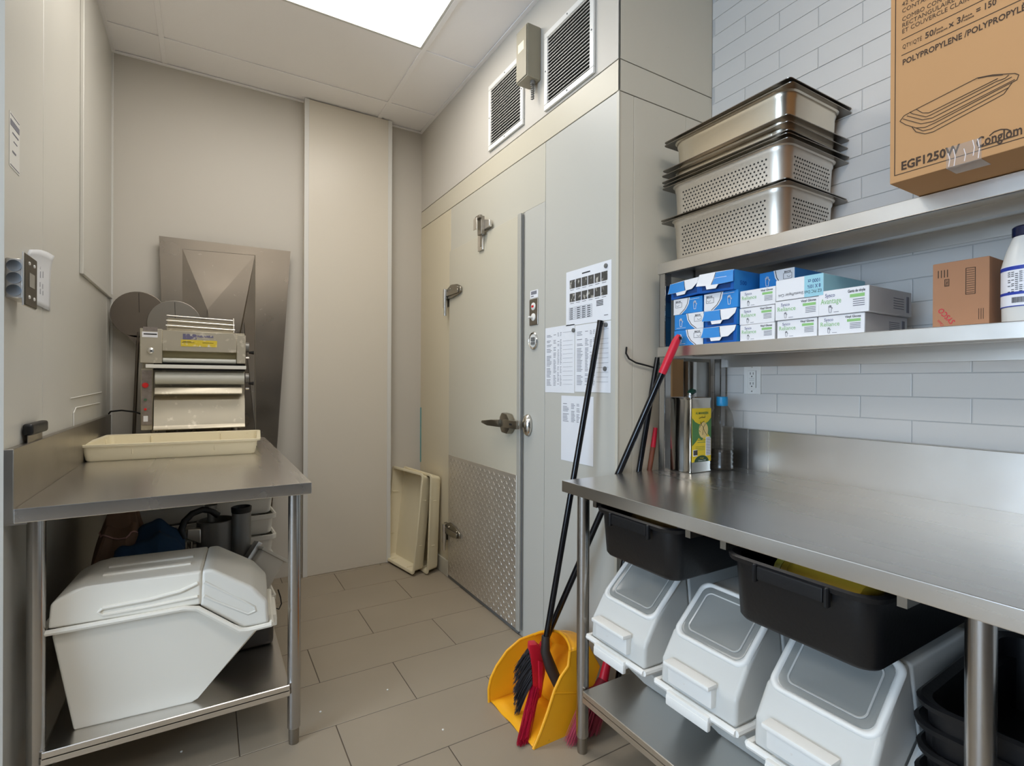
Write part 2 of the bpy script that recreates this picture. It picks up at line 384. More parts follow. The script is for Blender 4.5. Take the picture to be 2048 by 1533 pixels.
LL = ['large white glowing ceiling light panel above the cooler door', 'unseen fill light panel added overhead, behind the camera',
      'unseen fill light panel added by the window wall', 'unseen fill light panel added at the rear of the kitchen']
for (lx, ly), lab in zip(LIGHTS, LL):
    t = thing('ceiling_light', lab, 'light', (lx+0.602, ly+0.3035, ZC+0.004))
    g = G(); fx, fy = 0.592, 0.293
    g.box(-fx, fx, -fy, -fy+0.014, -0.004, 0.008); g.box(-fx, fx, fy-0.014, fy, -0.004, 0.008); g.box(-fx, -fx+0.014, -fy+0.014, fy-0.014, -0.004, 0.008); g.box(fx-0.014, fx, -fy+0.014, fy-0.014, -0.004, 0.008)
    g.done('frame', whitep, t)
    bx('diffuser', glow, t, -fx+0.014, fx-0.014, -fy+0.014, fy-0.014, -0.001, 0.004)

# ------------------------------------------------------------------ cooler door and fittings
dr = bpy.data.objects.new('door_1', None); COL.objects.link(dr); struct(dr); dr.location = (XC, 2.108, 0)
DW, DH = 0.872, 2.058                                  # local y from 0 (latch side) to DW (hinge side)
bx('door_panel', creamd, dr, -0.012, 0.004, 0.045, DW, 0.02, DH-0.003, 0.004, 2)
bx('edge_strip', stripm, dr, -0.016, 0.004, 0.014, 0.044, 0.02, DH, 0.002, 1)
for a in (0.010, 0.002): G().tube([(-0.006, a, 0.03), (-0.006, a+0.001, 1.0), (-0.006, a, DH-0.01)], 0.0022, 8).done('gasket', gask, dr)
bx('door_gap', stripm, dr, 0.001, 0.005, 0, DW, 0, DH)
bx('sweep', gask, dr, -0.010, 0.0, 0.03, DW, 0.004, 0.02)
kp = bx('kick_plate', treadm, dr, -0.0150, -0.0122, 0.046, DW-0.006, 0.024, 0.778, 0.001, 1)
g = G(); nn = 0
for i in range(31):
    for j in range(28):
        cy = 0.06+i*0.0265; cz = 0.036+j*0.0265
        if cy > DW-0.02 or cz > 0.768: continue
        s_ = 1 if (i+j) % 2 else -1
        l_, w_ = 0.0125, 0.0036; d = Vector((0, s_*0.7071, 0.7071)); e = Vector((0, -0.7071*s_, 0.7071)); c = Vector((-0.0150, cy, cz))
        p = [c+d*l_, c+e*w_, c-d*l_, c-e*w_]; top = c+Vector((-0.0016, 0, 0)); vt = [g._v(q) for q in p]+[g._v(top+d*l_*0.5), g._v(top-d*l_*0.5)]
        for f in ((0, 1, 4), (1, 2, 5), (1, 5, 4), (2, 3, 5), (3, 0, 4), (3, 4, 5)): g.bm.faces.new([vt[q] for q in f])
stuff(g.done('tread', treadm, kp, smooth=0))
def hinge(z, name='hinge'):
    h = G(); prof = [(DW-0.10+0.10, 0.045), (DW-0.05, 0.062), (DW-0.14, 0.052), (DW-0.195, 0.030), (DW-0.20, 0.0), (DW-0.15, -0.012), (DW-0.06, -0.022), (DW+0.0, -0.022)]
    h.ext([(-0.016, a, z+b) for a, b in prof], (-0.010, 0, 0), 0.003, 1)
    h.box(-0.034, -0.026, DW-0.17, DW+0.005, z-0.006, z+0.022, 0.002, 1)
    o_ = h.done(name, cast, dr)
    G().tube([(-0.034, DW+0.012, z+0.04), (-0.034, DW+0.012, z-0.075)], 0.015, 12).tube([(-0.034, DW+0.012, z-0.075), (-0.034, DW+0.012, z-0.125)], [0.011, 0.010], 12).done('hinge_pin', chrome, o_)
    g2 = G(); g2.box(-0.02, 0.0, DW+0.012, DW+0.05, z-0.065, z+0.04, 0.003, 1); g2.done('hinge_leaf', cast, o_)
    for a, b in ((DW-0.05, 0.035), (DW-0.16, 0.032), (DW-0.10, 0.0)): G().lathe([(0.005, 0), (0.004, -0.003)], (-0.027, a, z+b), 10, 0).done('screw', chrome, o_)
hinge(1.775); hinge(0.30)
# latch handle
lt = G(); z0 = 1.03
lt.ext([(-0.016, y, z) for y, z in ((0.155, z0+0.028), (0.135, z0+0.052), (0.085, z0+0.046), (0.06, z0+0.02), (0.06, z0-0.028), (0.085, z0-0.052), (0.135, z0-0.048), (0.155, z0-0.02))], (-0.034, 0, 0), 0.006, 2)
ltc = lt.done('latch', cast, dr)
G().box(-0.062, -0.044, -0.028, 0.10, z0-0.020, z0+0.020, 0.004).done('latch_arm', cast, ltc)
bx('latch_slot', dark, ltc, -0.0626, -0.0615, 0.012, 0.036, z0-0.004, z0+0.005)
G().ext([(-0.060, 0.145, z0+0.016), (-0.075, 0.20, z0+0.012), (-0.085, 0.285, z0+0.004), (-0.085, 0.292, z0-0.008), (-0.078, 0.24, z0-0.02), (-0.060, 0.145, z0-0.022)], (0.016, 0, 0), 0.004, 2).done('lever', cast, ltc)
st = G(); st.lathe([(0.001, -0.004), (0.050, -0.004), (0.052, -0.010), (0.044, -0.022), (0.02, -0.03)], (0, 0, 0), 20, 0)
st.done('strike', chrome, ltc, xf=Matrix.Translation((0, -0.045, z0))@Matrix.Diagonal((1, 0.62, 1, 1)))
# hasp high on the door
hp = G(); hy, hz = 0.505, 1.965
def HP(px, py, x): 
    q = at(px, py, 0, XC+x); return (q.x-XC, q.y-2.108, q.z)
def HB(name, m_, par, xa, xb, p0, p1, q0, q1, bev=0.001):
    xm_ = (xa+xb)/2; ya, za = HP(p0, q1, xm_)[1:]; yb, zb_ = HP(p1, q0, xm_)[1:]
    return bx(name, m_, par, xa, xb, min(ya, yb), max(ya, yb), HP((p0+p1)/2, q1, xm_)[2], HP((p0+p1)/2, q0, xm_)[2], bev, 1)
hs = G().ext([HP(966, 440, -0.014), HP(984, 440, -0.014), HP(984, 454, -0.014), HP(971, 462, -0.014), HP(965, 455, -0.014)], (-0.016, 0, 0), 0.002, 1).done('hasp', steelx, dr)
HB('hasp_blade', steeld, hs, -0.050, -0.030, 958, 966, 434, 470); HB('hasp_top', steeld, hs, -0.062, -0.045, 953, 962, 432, 438)
HB('hasp_hook', steelx, hs, -0.066, -0.062, 947, 954, 437, 460); HB('hasp_staple', steelx, hs, -0.024, -0.012, 957, 967, 466, 502, 0.002); HB('staple_slot', steeld, hs, -0.0255, -0.024, 960, 964, 470, 494)

# switch plate, thermometer, alarm box and grilles on the cooler
t = thing('switch_plate', 'steel switch plate with two white inserts beside the cooler door', 'switch', (XC, 2.022, 1.565))
bx('plate', steeld, t, -0.005, 0, -0.036, 0.036, -0.062, 0.062, 0.002, 1)
for z in (0.026, -0.024): 
    G().lathe([(0.018, -0.004), (0.018, -0.007), (0.015, -0.009)], (0, 0, z), 20, 0).done('insert', white, t)
bx('indicator', redbtn, t, -0.0105, -0.008, -0.008, 0.010, 0.021, 0.031); bx('toggle', white, t, -0.028, -0.008, 0.0, 0.012, -0.030, -0.020, 0.002, 1)
tag(bx('label_sticker', labelw, None, XC-0.0012, XC, 1.99, 2.055, 1.632, 1.668), 'small white sticker above the switch plate', 'sticker')
lines(bpy.data.objects['label_sticker'], 'print', inkg, (XC-0.0012, 2.052, 1.634), NY, UZ, [(0.004, 0.052, 0.014, 0.030), (0.004, 0.026, 0.004, 0.009)])
t = thing('thermometer', 'round steel dial thermometer beside the cooler door', 'thermometer', (XC, 2.022, 1.430))
G().lathe([(0.034, 0), (0.036, -0.006), (0.033, -0.010), (0.028, -0.006)], (0, 0, 0), 28, 0).done('rim', chrome, t, xf=Matrix.Diagonal((1, 1, 1.15, 1)))
G().lathe([(0.027, -0.005), (0.027, -0.0075)], (0, 0, 0), 24, 0).done('face', whitep, t, xf=Matrix.Diagonal((1, 1, 1.15, 1)))
G().box(-0.012, -0.007, -0.018, 0.012, -0.002, 0.016, 0.001, 1).box(-0.012, -0.007, -0.018, 0.012, -0.018, -0.006, 0.001, 1).done('readout', gask, t)
def grille(lab, y0, y1, z0, z1, n):
    t = thing('vent_grille', lab, 'vent', (XC, (y0+y1)/2, (z0+z1)/2)); w, h = (y1-y0)/2, (z1-z0)/2; f = 0.026
    g = G()
    g.box(-0.012, -0.001, -w, w, -h, -h+f, 0.002, 1); g.box(-0.012, -0.001, -w, w, h-f, h, 0.002, 1); g.box(-0.012, -0.001, -w, -w+f, -h+f, h-f, 0.002, 1); g.box(-0.012, -0.001, w-f, w, -h+f, h-f, 0.002, 1)
    g.done('frame', white, t); bx('duct', dark, t, -0.0012, -0.0004, -w+0.01, w-0.01, -h+0.01, h-0.01)
    sm = None; p = (2*h-2*f)/n
    for i in range(n):
        z = -h+f+p*(i+0.5)
        if sm is None:
            o = G().ext([(-0.002, -w+f, 0.002), (-0.011, -w+f, -0.0030), (-0.011, -w+f, -0.0010), (-0.002, -w+f, 0.0032)], (0, 2*w-2*f, 0)).done('slat', white, t); o.location = (0, 0, z); sm = o.data
        else: part('slat', sm, t, (0, 0, z))
    for a, b in ((0, h-f/2), (0, -h+f/2), (w-f/2, 0), (-w+f/2, 0)): G().lathe([(0.004, -0.011), (0.003, -0.014)], (0, a, b), 8, 0).done('screw', gask, t)
grille('white louvred vent grille high on the cooler, the farther one half behind the grey box', 2.115, 2.470, 2.487, 2.840, 20)
grille('white louvred vent grille high on the cooler, the nearer one by its corner', 1.586, 1.934, 2.464, 2.815, 20)
t = thing('alarm_box', 'small beige grey control box on the wall between the two grilles', 'control box', (XC, 2.02, 2.755))
bx('case', brownst, t, -0.075, 0, -0.045, 0.05, -0.125, 0.12, 0.008, 2); bx('cover', brownst, t, -0.079, -0.0755, -0.041, 0.046, -0.118, 0.113, 0.002, 1)
bx('label', trayc, t, -0.0795, -0.079, -0.02, 0.03, 0.01, 0.05)
G().lathe([(0.012, -0.005), (0.012, 0.012)], (-0.03, -0.02, -0.137), 12, 2).done('cable_gland', greym, t)
G().tube([(-0.03+0.006*math.cos(a*1.3), -0.02+0.006*math.sin(a*1.3), -0.14-0.0022*a) for a in range(32)], 0.0035, 6).done('coiled_cable', greym, t)

# laminated sheets and magnets on the cooler
def sheet(lab, y0, y1, z0, z1, seed, kind=0):
    rnd = random.Random(seed); o = bx('laminated_sheet', paperm, None, XC-0.0012, XC-0.0002, y0, y1, z0, z1, 0.0003, 1); tag(o, lab, 'paper')
    w, h = y1-y0, z1-z0; org = (XC-0.0012, y1, z0); rc = []
    if kind == 0:
        rows = int(h*0.82/0.0062)
        for i in range(rows):
            v = h-0.03-i*0.0062
            if i in (3, 4): continue
            for a, b in ((0.06, 0.24), (0.30, 0.40), (0.44, 0.50), (0.53, 0.58)):
                if rnd.random() < 0.86: rc.append((w*a, w*(a+(b-a)*rnd.uniform(0.6, 1)), v, v+0.0022))
            if i % 3 == 0: rc.append((w*0.62, w*0.94, v, v+0.0008))
    elif kind == 2:
        for i in range(13):
            v = h-0.035-i*0.0062
            for a, b in ((0.06, 0.26), (0.33, 0.46), (0.5, 0.6)):
                if rnd.random() < 0.85: rc.append((w*a, w*(a+(b-a)*rnd.uniform(0.6, 1)), v, v+0.0022))
    else:
        rc.append((w*0.38, w*0.56, h-0.025, h-0.020))
        for i in range(7):
            v = h-0.155-i*0.0085; rc.append((w*0.08, w*0.60, v, v+0.0006))
            if i < 6:
                for a in (0.10, 0.26, 0.38, 0.50): rc.append((w*a, w*(a+0.07), v-0.0060, v-0.003))
        for a in (0.08, 0.22, 0.34, 0.46, 0.60): rc.append((w*a, w*a+0.0006, h-0.206, h-0.155))
        for i in range(4): rc.append((w*0.70, w*0.84, h-0.150-i*0.006, h-0.147-i*0.006))
        rc.append((w*0.86, w*0.94, 0.02, 0.022))
    lines(o, 'print', inkg if kind != 1 else inkk, org, NY, UZ, rc)
    if kind == 1:
        for r_ in range(2):
            for c_ in range(6):
                a = w*(0.09+c_*0.142); v = h-0.075-r_*0.056
                lines(o, 'printed_photo', photo, org, NY, UZ, [(a, a+w*0.125, v, v+0.036)], 0.0004)
                lines(o, 'caption', inkk, org, NY, UZ, [(a+0.004, a+w*0.10, v-0.007, v-0.0055)])
    return o
sheet('white laminated sheet with two rows of small photographs, topmost on the cooler', 1.487, 1.772, 1.475, 1.705, 1, 1)
sheet('laminated text sheet below the photo sheet, nearest the cooler door', 1.712, 1.927, 1.190, 1.480, 2)
sheet('laminated text sheet below the photo sheet, nearest the cooler corner', 1.488, 1.708, 1.196, 1.472, 3)
sheet('lowest laminated sheet on the cooler, text only in its upper third', 1.588, 1.803, 0.900, 1.178, 4, 2)
for (a, b), lab in zip(((1213, 532), (1148, 661), (1213, 650), (1211, 738)), ('black round magnet at the top right of the photo sheet', 'black round magnet on the text sheet nearest the door', 'black round magnet at the top of the right text sheet', 'black round magnet halfway down the right text sheet')):
    q = at(a, b, 0, XC); tag(G().lathe([(0.009, -0.0013), (0.009, -0.006), (0.007, -0.007)], (XC, q.y, q.z), 16, 0).done('magnet', gask), lab, 'magnet')
# black wire out of the cooler side
q0 = [(1253, 695), (1252, 707), (1258, 718), (1272, 726), (1295, 732), (1316, 738)]
tag(G().tube([at(a, b, 1, YC-(0.001 if i == 0 else 0.012)) for i, (a, b) in enumerate(q0)], 0.0035, 6).done('black_wire', dark), 'loose black wire poking out of the cooler side above the broom handles', 'wire')

# ------------------------------------------------------------------ steel work tables
def foot(g, x, y): g.tube([(x, y, 0.0), (x, y, 0.012), (x, y, 0.06)], [0.016, 0.017, 0.017], 14)
def leg(t, x, y, z1):
    G().tube([(x, y, 0.055), (x, y, z1)], 0.0206, 20).done('leg', tubem, t); g = G(); foot(g, x, y); g.done('foot', steeld, t)
t = thing('work_table', 'steel work table on the left holding the dough sheeter, with upturned back edge', 'table', (0, 0, 0))
TL, TE = 1.797, 3.38
bx('table_top', steel, t, -0.426, 0.302, TL, TE, 0.862, 0.900, 0.0025, 2)
g = G(); g.box(-0.4465, -0.4262, TL, TE, 0.862, 1.055, 0.0015, 1); g.done('backsplash', steeld, t, smooth=20)
bx('apron', steeld, t, -0.446, -0.40, TL+0.001, TL+0.02, 0.858, 0.899)
for x, y in ((0.262, 1.885), (-0.400, 1.885), (0.262, 3.31), (-0.400, 3.31)): leg(t, x, y, 0.865)
g = G(); g.box(-0.385, 0.246, 1.862, 3.33, 0.190, 0.212, 0.002, 1); g.box(-0.385, 0.246, 1.862, 1.872, 0.176, 0.195); g.done('under_shelf', steel, t, smooth=20)
t = thing('work_table', 'long steel work table on the right with overshelves, tubs slung below and ingredient bins', 'table', (0, 0, 0))
XS = 1.812
bx('table_top', steel, t, 1.045, XS, -0.42, 1.418, 0.862, 0.900, 0.0025, 2)
bx('backsplash', steelx, t, XS, XT-0.002, -0.42, 1.44, 0.862, 1.057, 0.0015, 1)
G().box(XS-0.0008, XS, 1.16, 1.1615, 0.902, 1.055).box(XS-0.0008, XS, 1.245, 1.2465, 0.902, 1.055).done('seam', chrome, t)
for x, y in ((1.085, 1.350), (1.100, 0.330), (1.085, -0.35), (1.76, 1.350), (1.76, 0.33), (1.76, -0.35)): leg(t, x, y, 0.865)
g = G(); g.box(1.065, 1.80, -0.40, 1.325, 0.200, 0.222, 0.002, 1); g.box(1.065, 1.075, -0.40, 1.325, 0.184, 0.204); g.done('under_shelf', steelx, t, smooth=20)
for y in (1.275, 0.905, 0.80, 0.43): bx('drawer_slide', steeld, t, 1.07, 1.60, y-0.008, y+0.008, 0.835, 0.862)
# double overshelf
t = thing('overshelf', 'two-tier steel overshelf standing on the right table against the tiles', 'shelf', (0, 0, 0))
SX, SE = 1.475, 1.396
for zt, zb in ((1.687, 1.646), (1.370, 1.333)):
    g = G(); g.box(SX, XT-0.002, -0.42, SE, zt-0.004, zt, 0.0015, 1); g.box(SX, SX+0.004, -0.42, SE, zb, zt-0.002, 0.001, 1); g.box(XT-0.006, XT-0.002, -0.42, SE, zb-0.01, zt-0.003)
    g.box(SX+0.004, XT-0.005, SE-0.004, SE, zb, zt-0.003); g.box(SX+0.01, SX+0.016, -0.42, SE-0.01, zb, zb+0.012); g.box(SX+0.2, SX+0.23, -0.42, SE-0.01, zb+0.008, zt-0.004)
    g.done('shelf_board', steelx, t, smooth=20)
for x, y in ((SX+0.004, SE-0.035), (XT-0.050, SE-0.035)):
    for z0, z1 in ((0.900, 1.333), (1.370, 1.646)):
        G().box(x, x+0.004, y, y+0.030, z0, z1, 0.001, 1).box(x, x+0.032, y+0.026, y+0.030, z0, z1, 0.001, 1).box(x, x+0.032, y, y+0.004, z0, z1, 0.001, 1).done('post', tubem, t)
bx('wall_bracket', steelx, t, XT-0.02, XT-0.003, -0.42, SE, 1.300, 1.330)

# plywood and sheet pans stored at the left end of the table
tag(bx('plywood_board', wood, None, 1.565, 1.628, 1.402, 1.414, 0.9005, 1.328, 0.001, 1), 'narrow plywood board standing behind the oil tin', 'board')
t = thing('sheet_pan', 'dark metal sheet pan standing on edge behind the oil tin', 'pan', (1.715, 1.405, 0.9005))
bx('pan_base', steeld, t, -0.082, 0.070, 0.0, 0.004, 0, 0.42, 0.001, 1); bx('pan_rim', steeld, t, -0.082, -0.074, -0.022, 0.0, 0, 0.42, 0.001, 1); bx('pan_rim', steelx, t, -0.04, -0.02, -0.012, 0.0, 0, 0.42, 0.001, 1)

# ------------------------------------------------------------------ ingredient bins
def bin_part_profile(prof, w, name, m_, parent, bev, H, taper=0.0, seg=3, sub=0):
    g = G(); g.ext([(a, -w, b) for a, b in prof], (0, 2*w, 0), bev, seg)
    if taper:
        for v in g.bm.verts: v.co.y *= 1-taper*(1-min(1, max(0, v.co.z/H)))
    return g.done(name, m_, parent, smooth=50, wn=True)
def ing_bin(lab, loc, rz, w=0.15, hs=1.0, style=0, group=None):
    t = thing('ingredient_bin', lab, 'bin', loc, rz, group); Z = lambda p: [(a, b*hs) for a, b in p]
    bm_ = binw if style == 0 else binc
    body = [(0.062, 0.0), (0.36, 0.0), (0.372, 0.010), (0.545, 0.205), (0.53, 0.222), (0.485, 0.222), (0.37, 0.318), (0.03, 0.322), (0.022, 0.30)]
    b_ = bin_part_profile(Z(body), w-0.014, 'body', bm_, t, 0.012, 0.33*hs, 0.30 if style == 0 else 0.22)
    # rim around the body: follows the mouth, kinked down at the front
    line = Z([(0.0, 0.318), (0.34, 0.325), (0.375, 0.318), (0.49, 0.226), (0.515, 0.222), (0.583, 0.226)])
    g = G()
    for s_ in (-1, 1): g.tube([(a, s_*w, b) for a, b in line], 0.0085, 8)
    g.tube([(0.0, -w, 0.318*hs), (0, w, 0.318*hs)], 0.0085, 8); g.tube([(0.583, -w, 0.226*hs), (0.583, w, 0.226*hs)], 0.0085, 8)
    g.done('rim', bm_ if style == 0 else binh, t)
    wl_ = w-0.006
    T = 0.428 if style == 0 else 0.486; K = (T-0.325)/0.161
    def S2(p): return Z([(a, 0.325+(b-0.325)*K if b > 0.325 else b) for a, b in p])
    lidp = [(0.016, 0.325), (0.020, 0.43), (0.034, 0.448), (0.075, 0.480), (0.105, 0.486), (0.385, 0.486), (0.385, 0.325)]
    if style == 0:
        ld = bin_part_profile(S2(lidp), wl_, 'lid', bm_, t, 0.014, 0.4)
        for s_ in (-0.045, 0.03):
            G().box(0.12, 0.35, s_-0.012, s_+0.012, (T-0.008)*hs, (T+0.006)*hs, 0.005, 2).done('lid_rib', bm_, ld)
        for s_ in (-1, 1):
            G().tube([(0.14, s_*(wl_-0.001), 0.362*hs), (0.25, s_*(wl_-0.001), 0.366*hs), (0.33, s_*(wl_-0.003), 0.376*hs), (0.375, s_*(wl_-0.006), 0.392*hs)], 0.006, 8).tube([(0.375, s_*(wl_-0.001), 0.352*hs), (0.25, s_*(wl_-0.001), 0.345*hs), (0.14, s_*(wl_-0.001), 0.342*hs), (0.130, s_*(wl_-0.001), 0.352*hs), (0.14, s_*(wl_-0.001), 0.362*hs)], 0.005, 8).done('side_rib', bm_, ld)
    else:
        ld = bin_part_profile(S2(lidp), wl_, 'lid', milky, t, 0.014, 0.4)
    # sloping front flap
    flap = [(0.385, T), (0.415, T), (0.530, T-(T-0.318)*0.68), (0.572, 0.300), (0.576, 0.226), (0.500, 0.226), (0.380, 0.322)]
    fl_ = bin_part_profile(Z(flap), wl_-0.001, 'front_flap', binf if style == 0 else milky, t, 0.012, 0.4)
    for o_ in (ld, fl_):
        for v in o_.data.vertices:
            if v.co.z > 0.36*hs: v.co.y *= 1-0.10*min(1, (v.co.z-0.36*hs)/(0.10*hs))
    n = Vector((0.114, 0, 0.115*hs)).normalized(); d = Vector((0.115, 0, -0.114*hs)).normalized()
    c = Vector((0.4725, 0, 0.4285*hs)); wy = wl_-0.030
    if style == 0:
        for s_ in (-1, 1):
            yy = s_*(wl_+0.001)
            yy = s_*(wl_-0.003); G().tube([(0.392, s_*(wl_-0.008), 0.392*hs), (0.50, yy, 0.315*hs), (0.532, yy, 0.290*hs), (0.536, yy, 0.276*hs), (0.515, yy, 0.270*hs), (0.42, yy, 0.330*hs), (0.392, yy, 0.350*hs)], 0.005, 8).done('side_rib', binf, fl_)
    # clear window panel on the slope, with an embossed inner frame
    FM = Matrix((d, Vector((0, 1, 0)), n)).transposed().to_4x4(); FM.translation = c-n*0.001
    if style == 1:
        cx_, hl, hw = -0.003, 0.087, wy+0.020
        G().rr([(cx_, 0, hl-0.012, hw-0.012, 0.022, 0.001), (cx_, 0, hl-0.012, hw-0.012, 0.022, 0.0035), (cx_, 0, hl-0.020, hw-0.020, 0.020, 0.0035), (cx_, 0, hl-0.024, hw-0.024, 0.018, 0.0015)], 6).done('clear_window', clearlid, fl_, xf=FM)
        G().rr([(cx_, 0, hl+0.002, hw+0.004, 0.028, -0.002), (cx_, 0, hl, hw+0.002, 0.026, 0.005), (cx_, 0, hl-0.004, hw-0.004, 0.024, 0.007), (cx_, 0, hl-0.009, hw-0.009, 0.022, 0.005), (cx_, 0, hl-0.012, hw-0.012, 0.020, 0.0)], 6, False, False).done('flap_frame', binh, fl_, smooth=60, xf=FM)
        G().rr([(cx_, 0, hl-0.026, hw-0.027, 0.018, 0.0030), (cx_, 0, hl-0.027, hw-0.028, 0.017, 0.0048), (cx_, 0, hl-0.030, hw-0.031, 0.015, 0.0030)], 6, False, False).done('emboss', milky, fl_, smooth=60, xf=FM)
        g = G(); g.box(0.568, 0.592, -w*0.62, w*0.50, 0.252*hs, 0.312*hs, 0.006, 2); g.box(0.572, 0.606, -w*0.64, w*0.52, 0.305*hs, 0.318*hs, 0.004, 2); g.done('flap_handle', binh, t)
    g = G(); g.box(0.560, 0.600, -w*0.60, w*0.48, 0.205*hs, 0.232*hs, 0.006, 2); g.box(0.588, 0.602, -w*0.6, w*0.48, 0.192*hs, 0.222*hs, 0.005, 2); g.done('front_handle', binw if style == 0 else binh, t)
    if style == 1:
        bx('flour', flourm, t, 0.12, 0.47, -w+0.05, w-0.05, 0.30*hs, 0.335*hs, 0.01)
    return t
ing_bin('large opaque white ingredient bin on the shelf under the left table', (-0.384, 2.035, 0.212), R(-4), 0.15, 1.0, 0)
ing_bin('white ingredient bin with clear lid under the right table, nearest the brooms', (1.632, 1.158, 0.222), R(180), 0.122, 0.90, 1, 'clear-lidded ingredient bins under the right table')
ing_bin('white ingredient bin with clear lid under the right table, middle one between the black tubs', (1.636, 0.872, 0.222), R(180), 0.122, 0.90, 1, 'clear-lidded ingredient bins under the right table')
ing_bin('white ingredient bin with stained clear lid under the right table, beside the black tub stack', (1.630, 0.590, 0.222), R(180), 0.125, 0.90, 1, 'clear-lidded ingredient bins under the right table')

# ------------------------------------------------------------------ black tubs
def tub(name, lab, loc, hx, hy, h, group=None, slots=True, rz=0):
    t = thing(name, lab, 'tub', loc, rz, group); k = 0.88
    g = G(); g.rr([(0, 0, hx*k, hy*k*0.98, 0.035, 0.0), (0, 0, hx*k+0.006, hy*k+0.004, 0.04, 0.008), (0, 0, hx-0.012, hy-0.012, 0.045, h-0.016), (0, 0, hx, hy, 0.05, h-0.014), (0, 0, hx+0.002, hy+0.002, 0.05, h-0.004), (0, 0, hx-0.004, hy-0.004, 0.05, h), (0, 0, hx-0.018, hy-0.018, 0.045, h-0.006), (0, 0, hx*k+0.0, hy*k, 0.04, 0.012)], 6)
    g.done('tub_body', blackp, t)
    if slots:
        bx('handle_grip', blackp, t, -hx-0.006, -hx+0.004, -0.07, 0.07, h-0.038, h-0.008, 0.004, 2)
        for y in (-0.076, 0.076): bx('rib', blackp, t, -hx-0.008, -hx+0.006, y-0.005, y+0.005, h-0.045, h-0.004, 0.003, 1)
    return t
tub('black_tub', 'black plastic tub slung under the right table, nearest the brooms', (1.305, 1.092, 0.702), 0.262, 0.163, 0.148, 'black tubs slung under the right table')
tub('black_tub', 'black plastic tub slung under the right table, with a yellow jar inside', (1.300, 0.618, 0.692), 0.262, 0.165, 0.152, 'black tubs slung under the right table')
t = thing('yellow_jar', 'yellow plastic jar lying in the right slung tub', 'jar', (1.125, 0.58, 0.806), rot=(0, R(90), R(80)))
G().lathe([(0.020, -0.09), (0.042, -0.085), (0.045, -0.02), (0.045, 0.06), (0.036, 0.08), (0.030, 0.085), (0.030, 0.10), (0.026, 0.10)], (0, 0, 0), 20).done('jar_body', mat('jar_yellow', (170, 140, 44), 0.35), t)
G().lathe([(0.031, 0.101), (0.033, 0.104), (0.033, 0.116), (0.030, 0.118)], (0, 0, 0), 20).done('jar_lid', mat('jar_lid', (160, 150, 60), 0.35), t)
t = thing('parchment_bundle', 'crumpled yellowish parcel in the left slung tub', 'parcel', (1.175, 1.10, 0.742))
rb = random.Random(3)
def blob(rx, ry, rz_, amp, seed, nu=16, nv=10):
    rr_ = random.Random(seed); ph = [rr_.uniform(0, 6.28) for _ in range(6)]
    def f(u, v):
        a = u*2*math.pi; b = (v-0.5)*math.pi*0.999
        k = 1+amp*(math.sin(3*a+ph[0]+2*b)+math.sin(5*a+ph[1])*math.cos(4*b+ph[2])+0.6*math.sin(9*a+ph[3]+5*b))/2
        return (rx*k*math.cos(a)*math.cos(b), ry*k*math.sin(a)*math.cos(b), rz_*k*math.sin(b))
    return f
o = G().grid(blob(0.07, 0.10, 0.05, 0.1, 1), 24, 14).done('wrapper', mat('parcel', (150, 120, 70), 0.5), t); o.location = (0, 0, 0.052)
o = G().grid(blob(0.04, 0.05, 0.035, 0.1, 2), 20, 12).done('inner_bag', mat('parcel_clear', (190, 180, 176), 0.3), t); o.location = (0.02, -0.08, 0.075)
NS = ['topmost black tub of the stack under the right table', 'black tub second from the top of the stack under the right table', 'black tub third from the top of the stack under the right table', 'black tub fourth from the top of the stack under the right table', 'black tub fifth from the top of the stack under the right table', 'bottom black tub of the stack under the right table']
for i in range(6):
    tub('stacked_tub', NS[i], (1.42+0.004*(i % 3), 0.275-0.003*(i % 2), 0.222+0.0475*(5-i)), 0.262, 0.185, 0.182, 'black tubs nested in a stack', False, R([2, -1, 1, 0, -1.5, 0][i]))

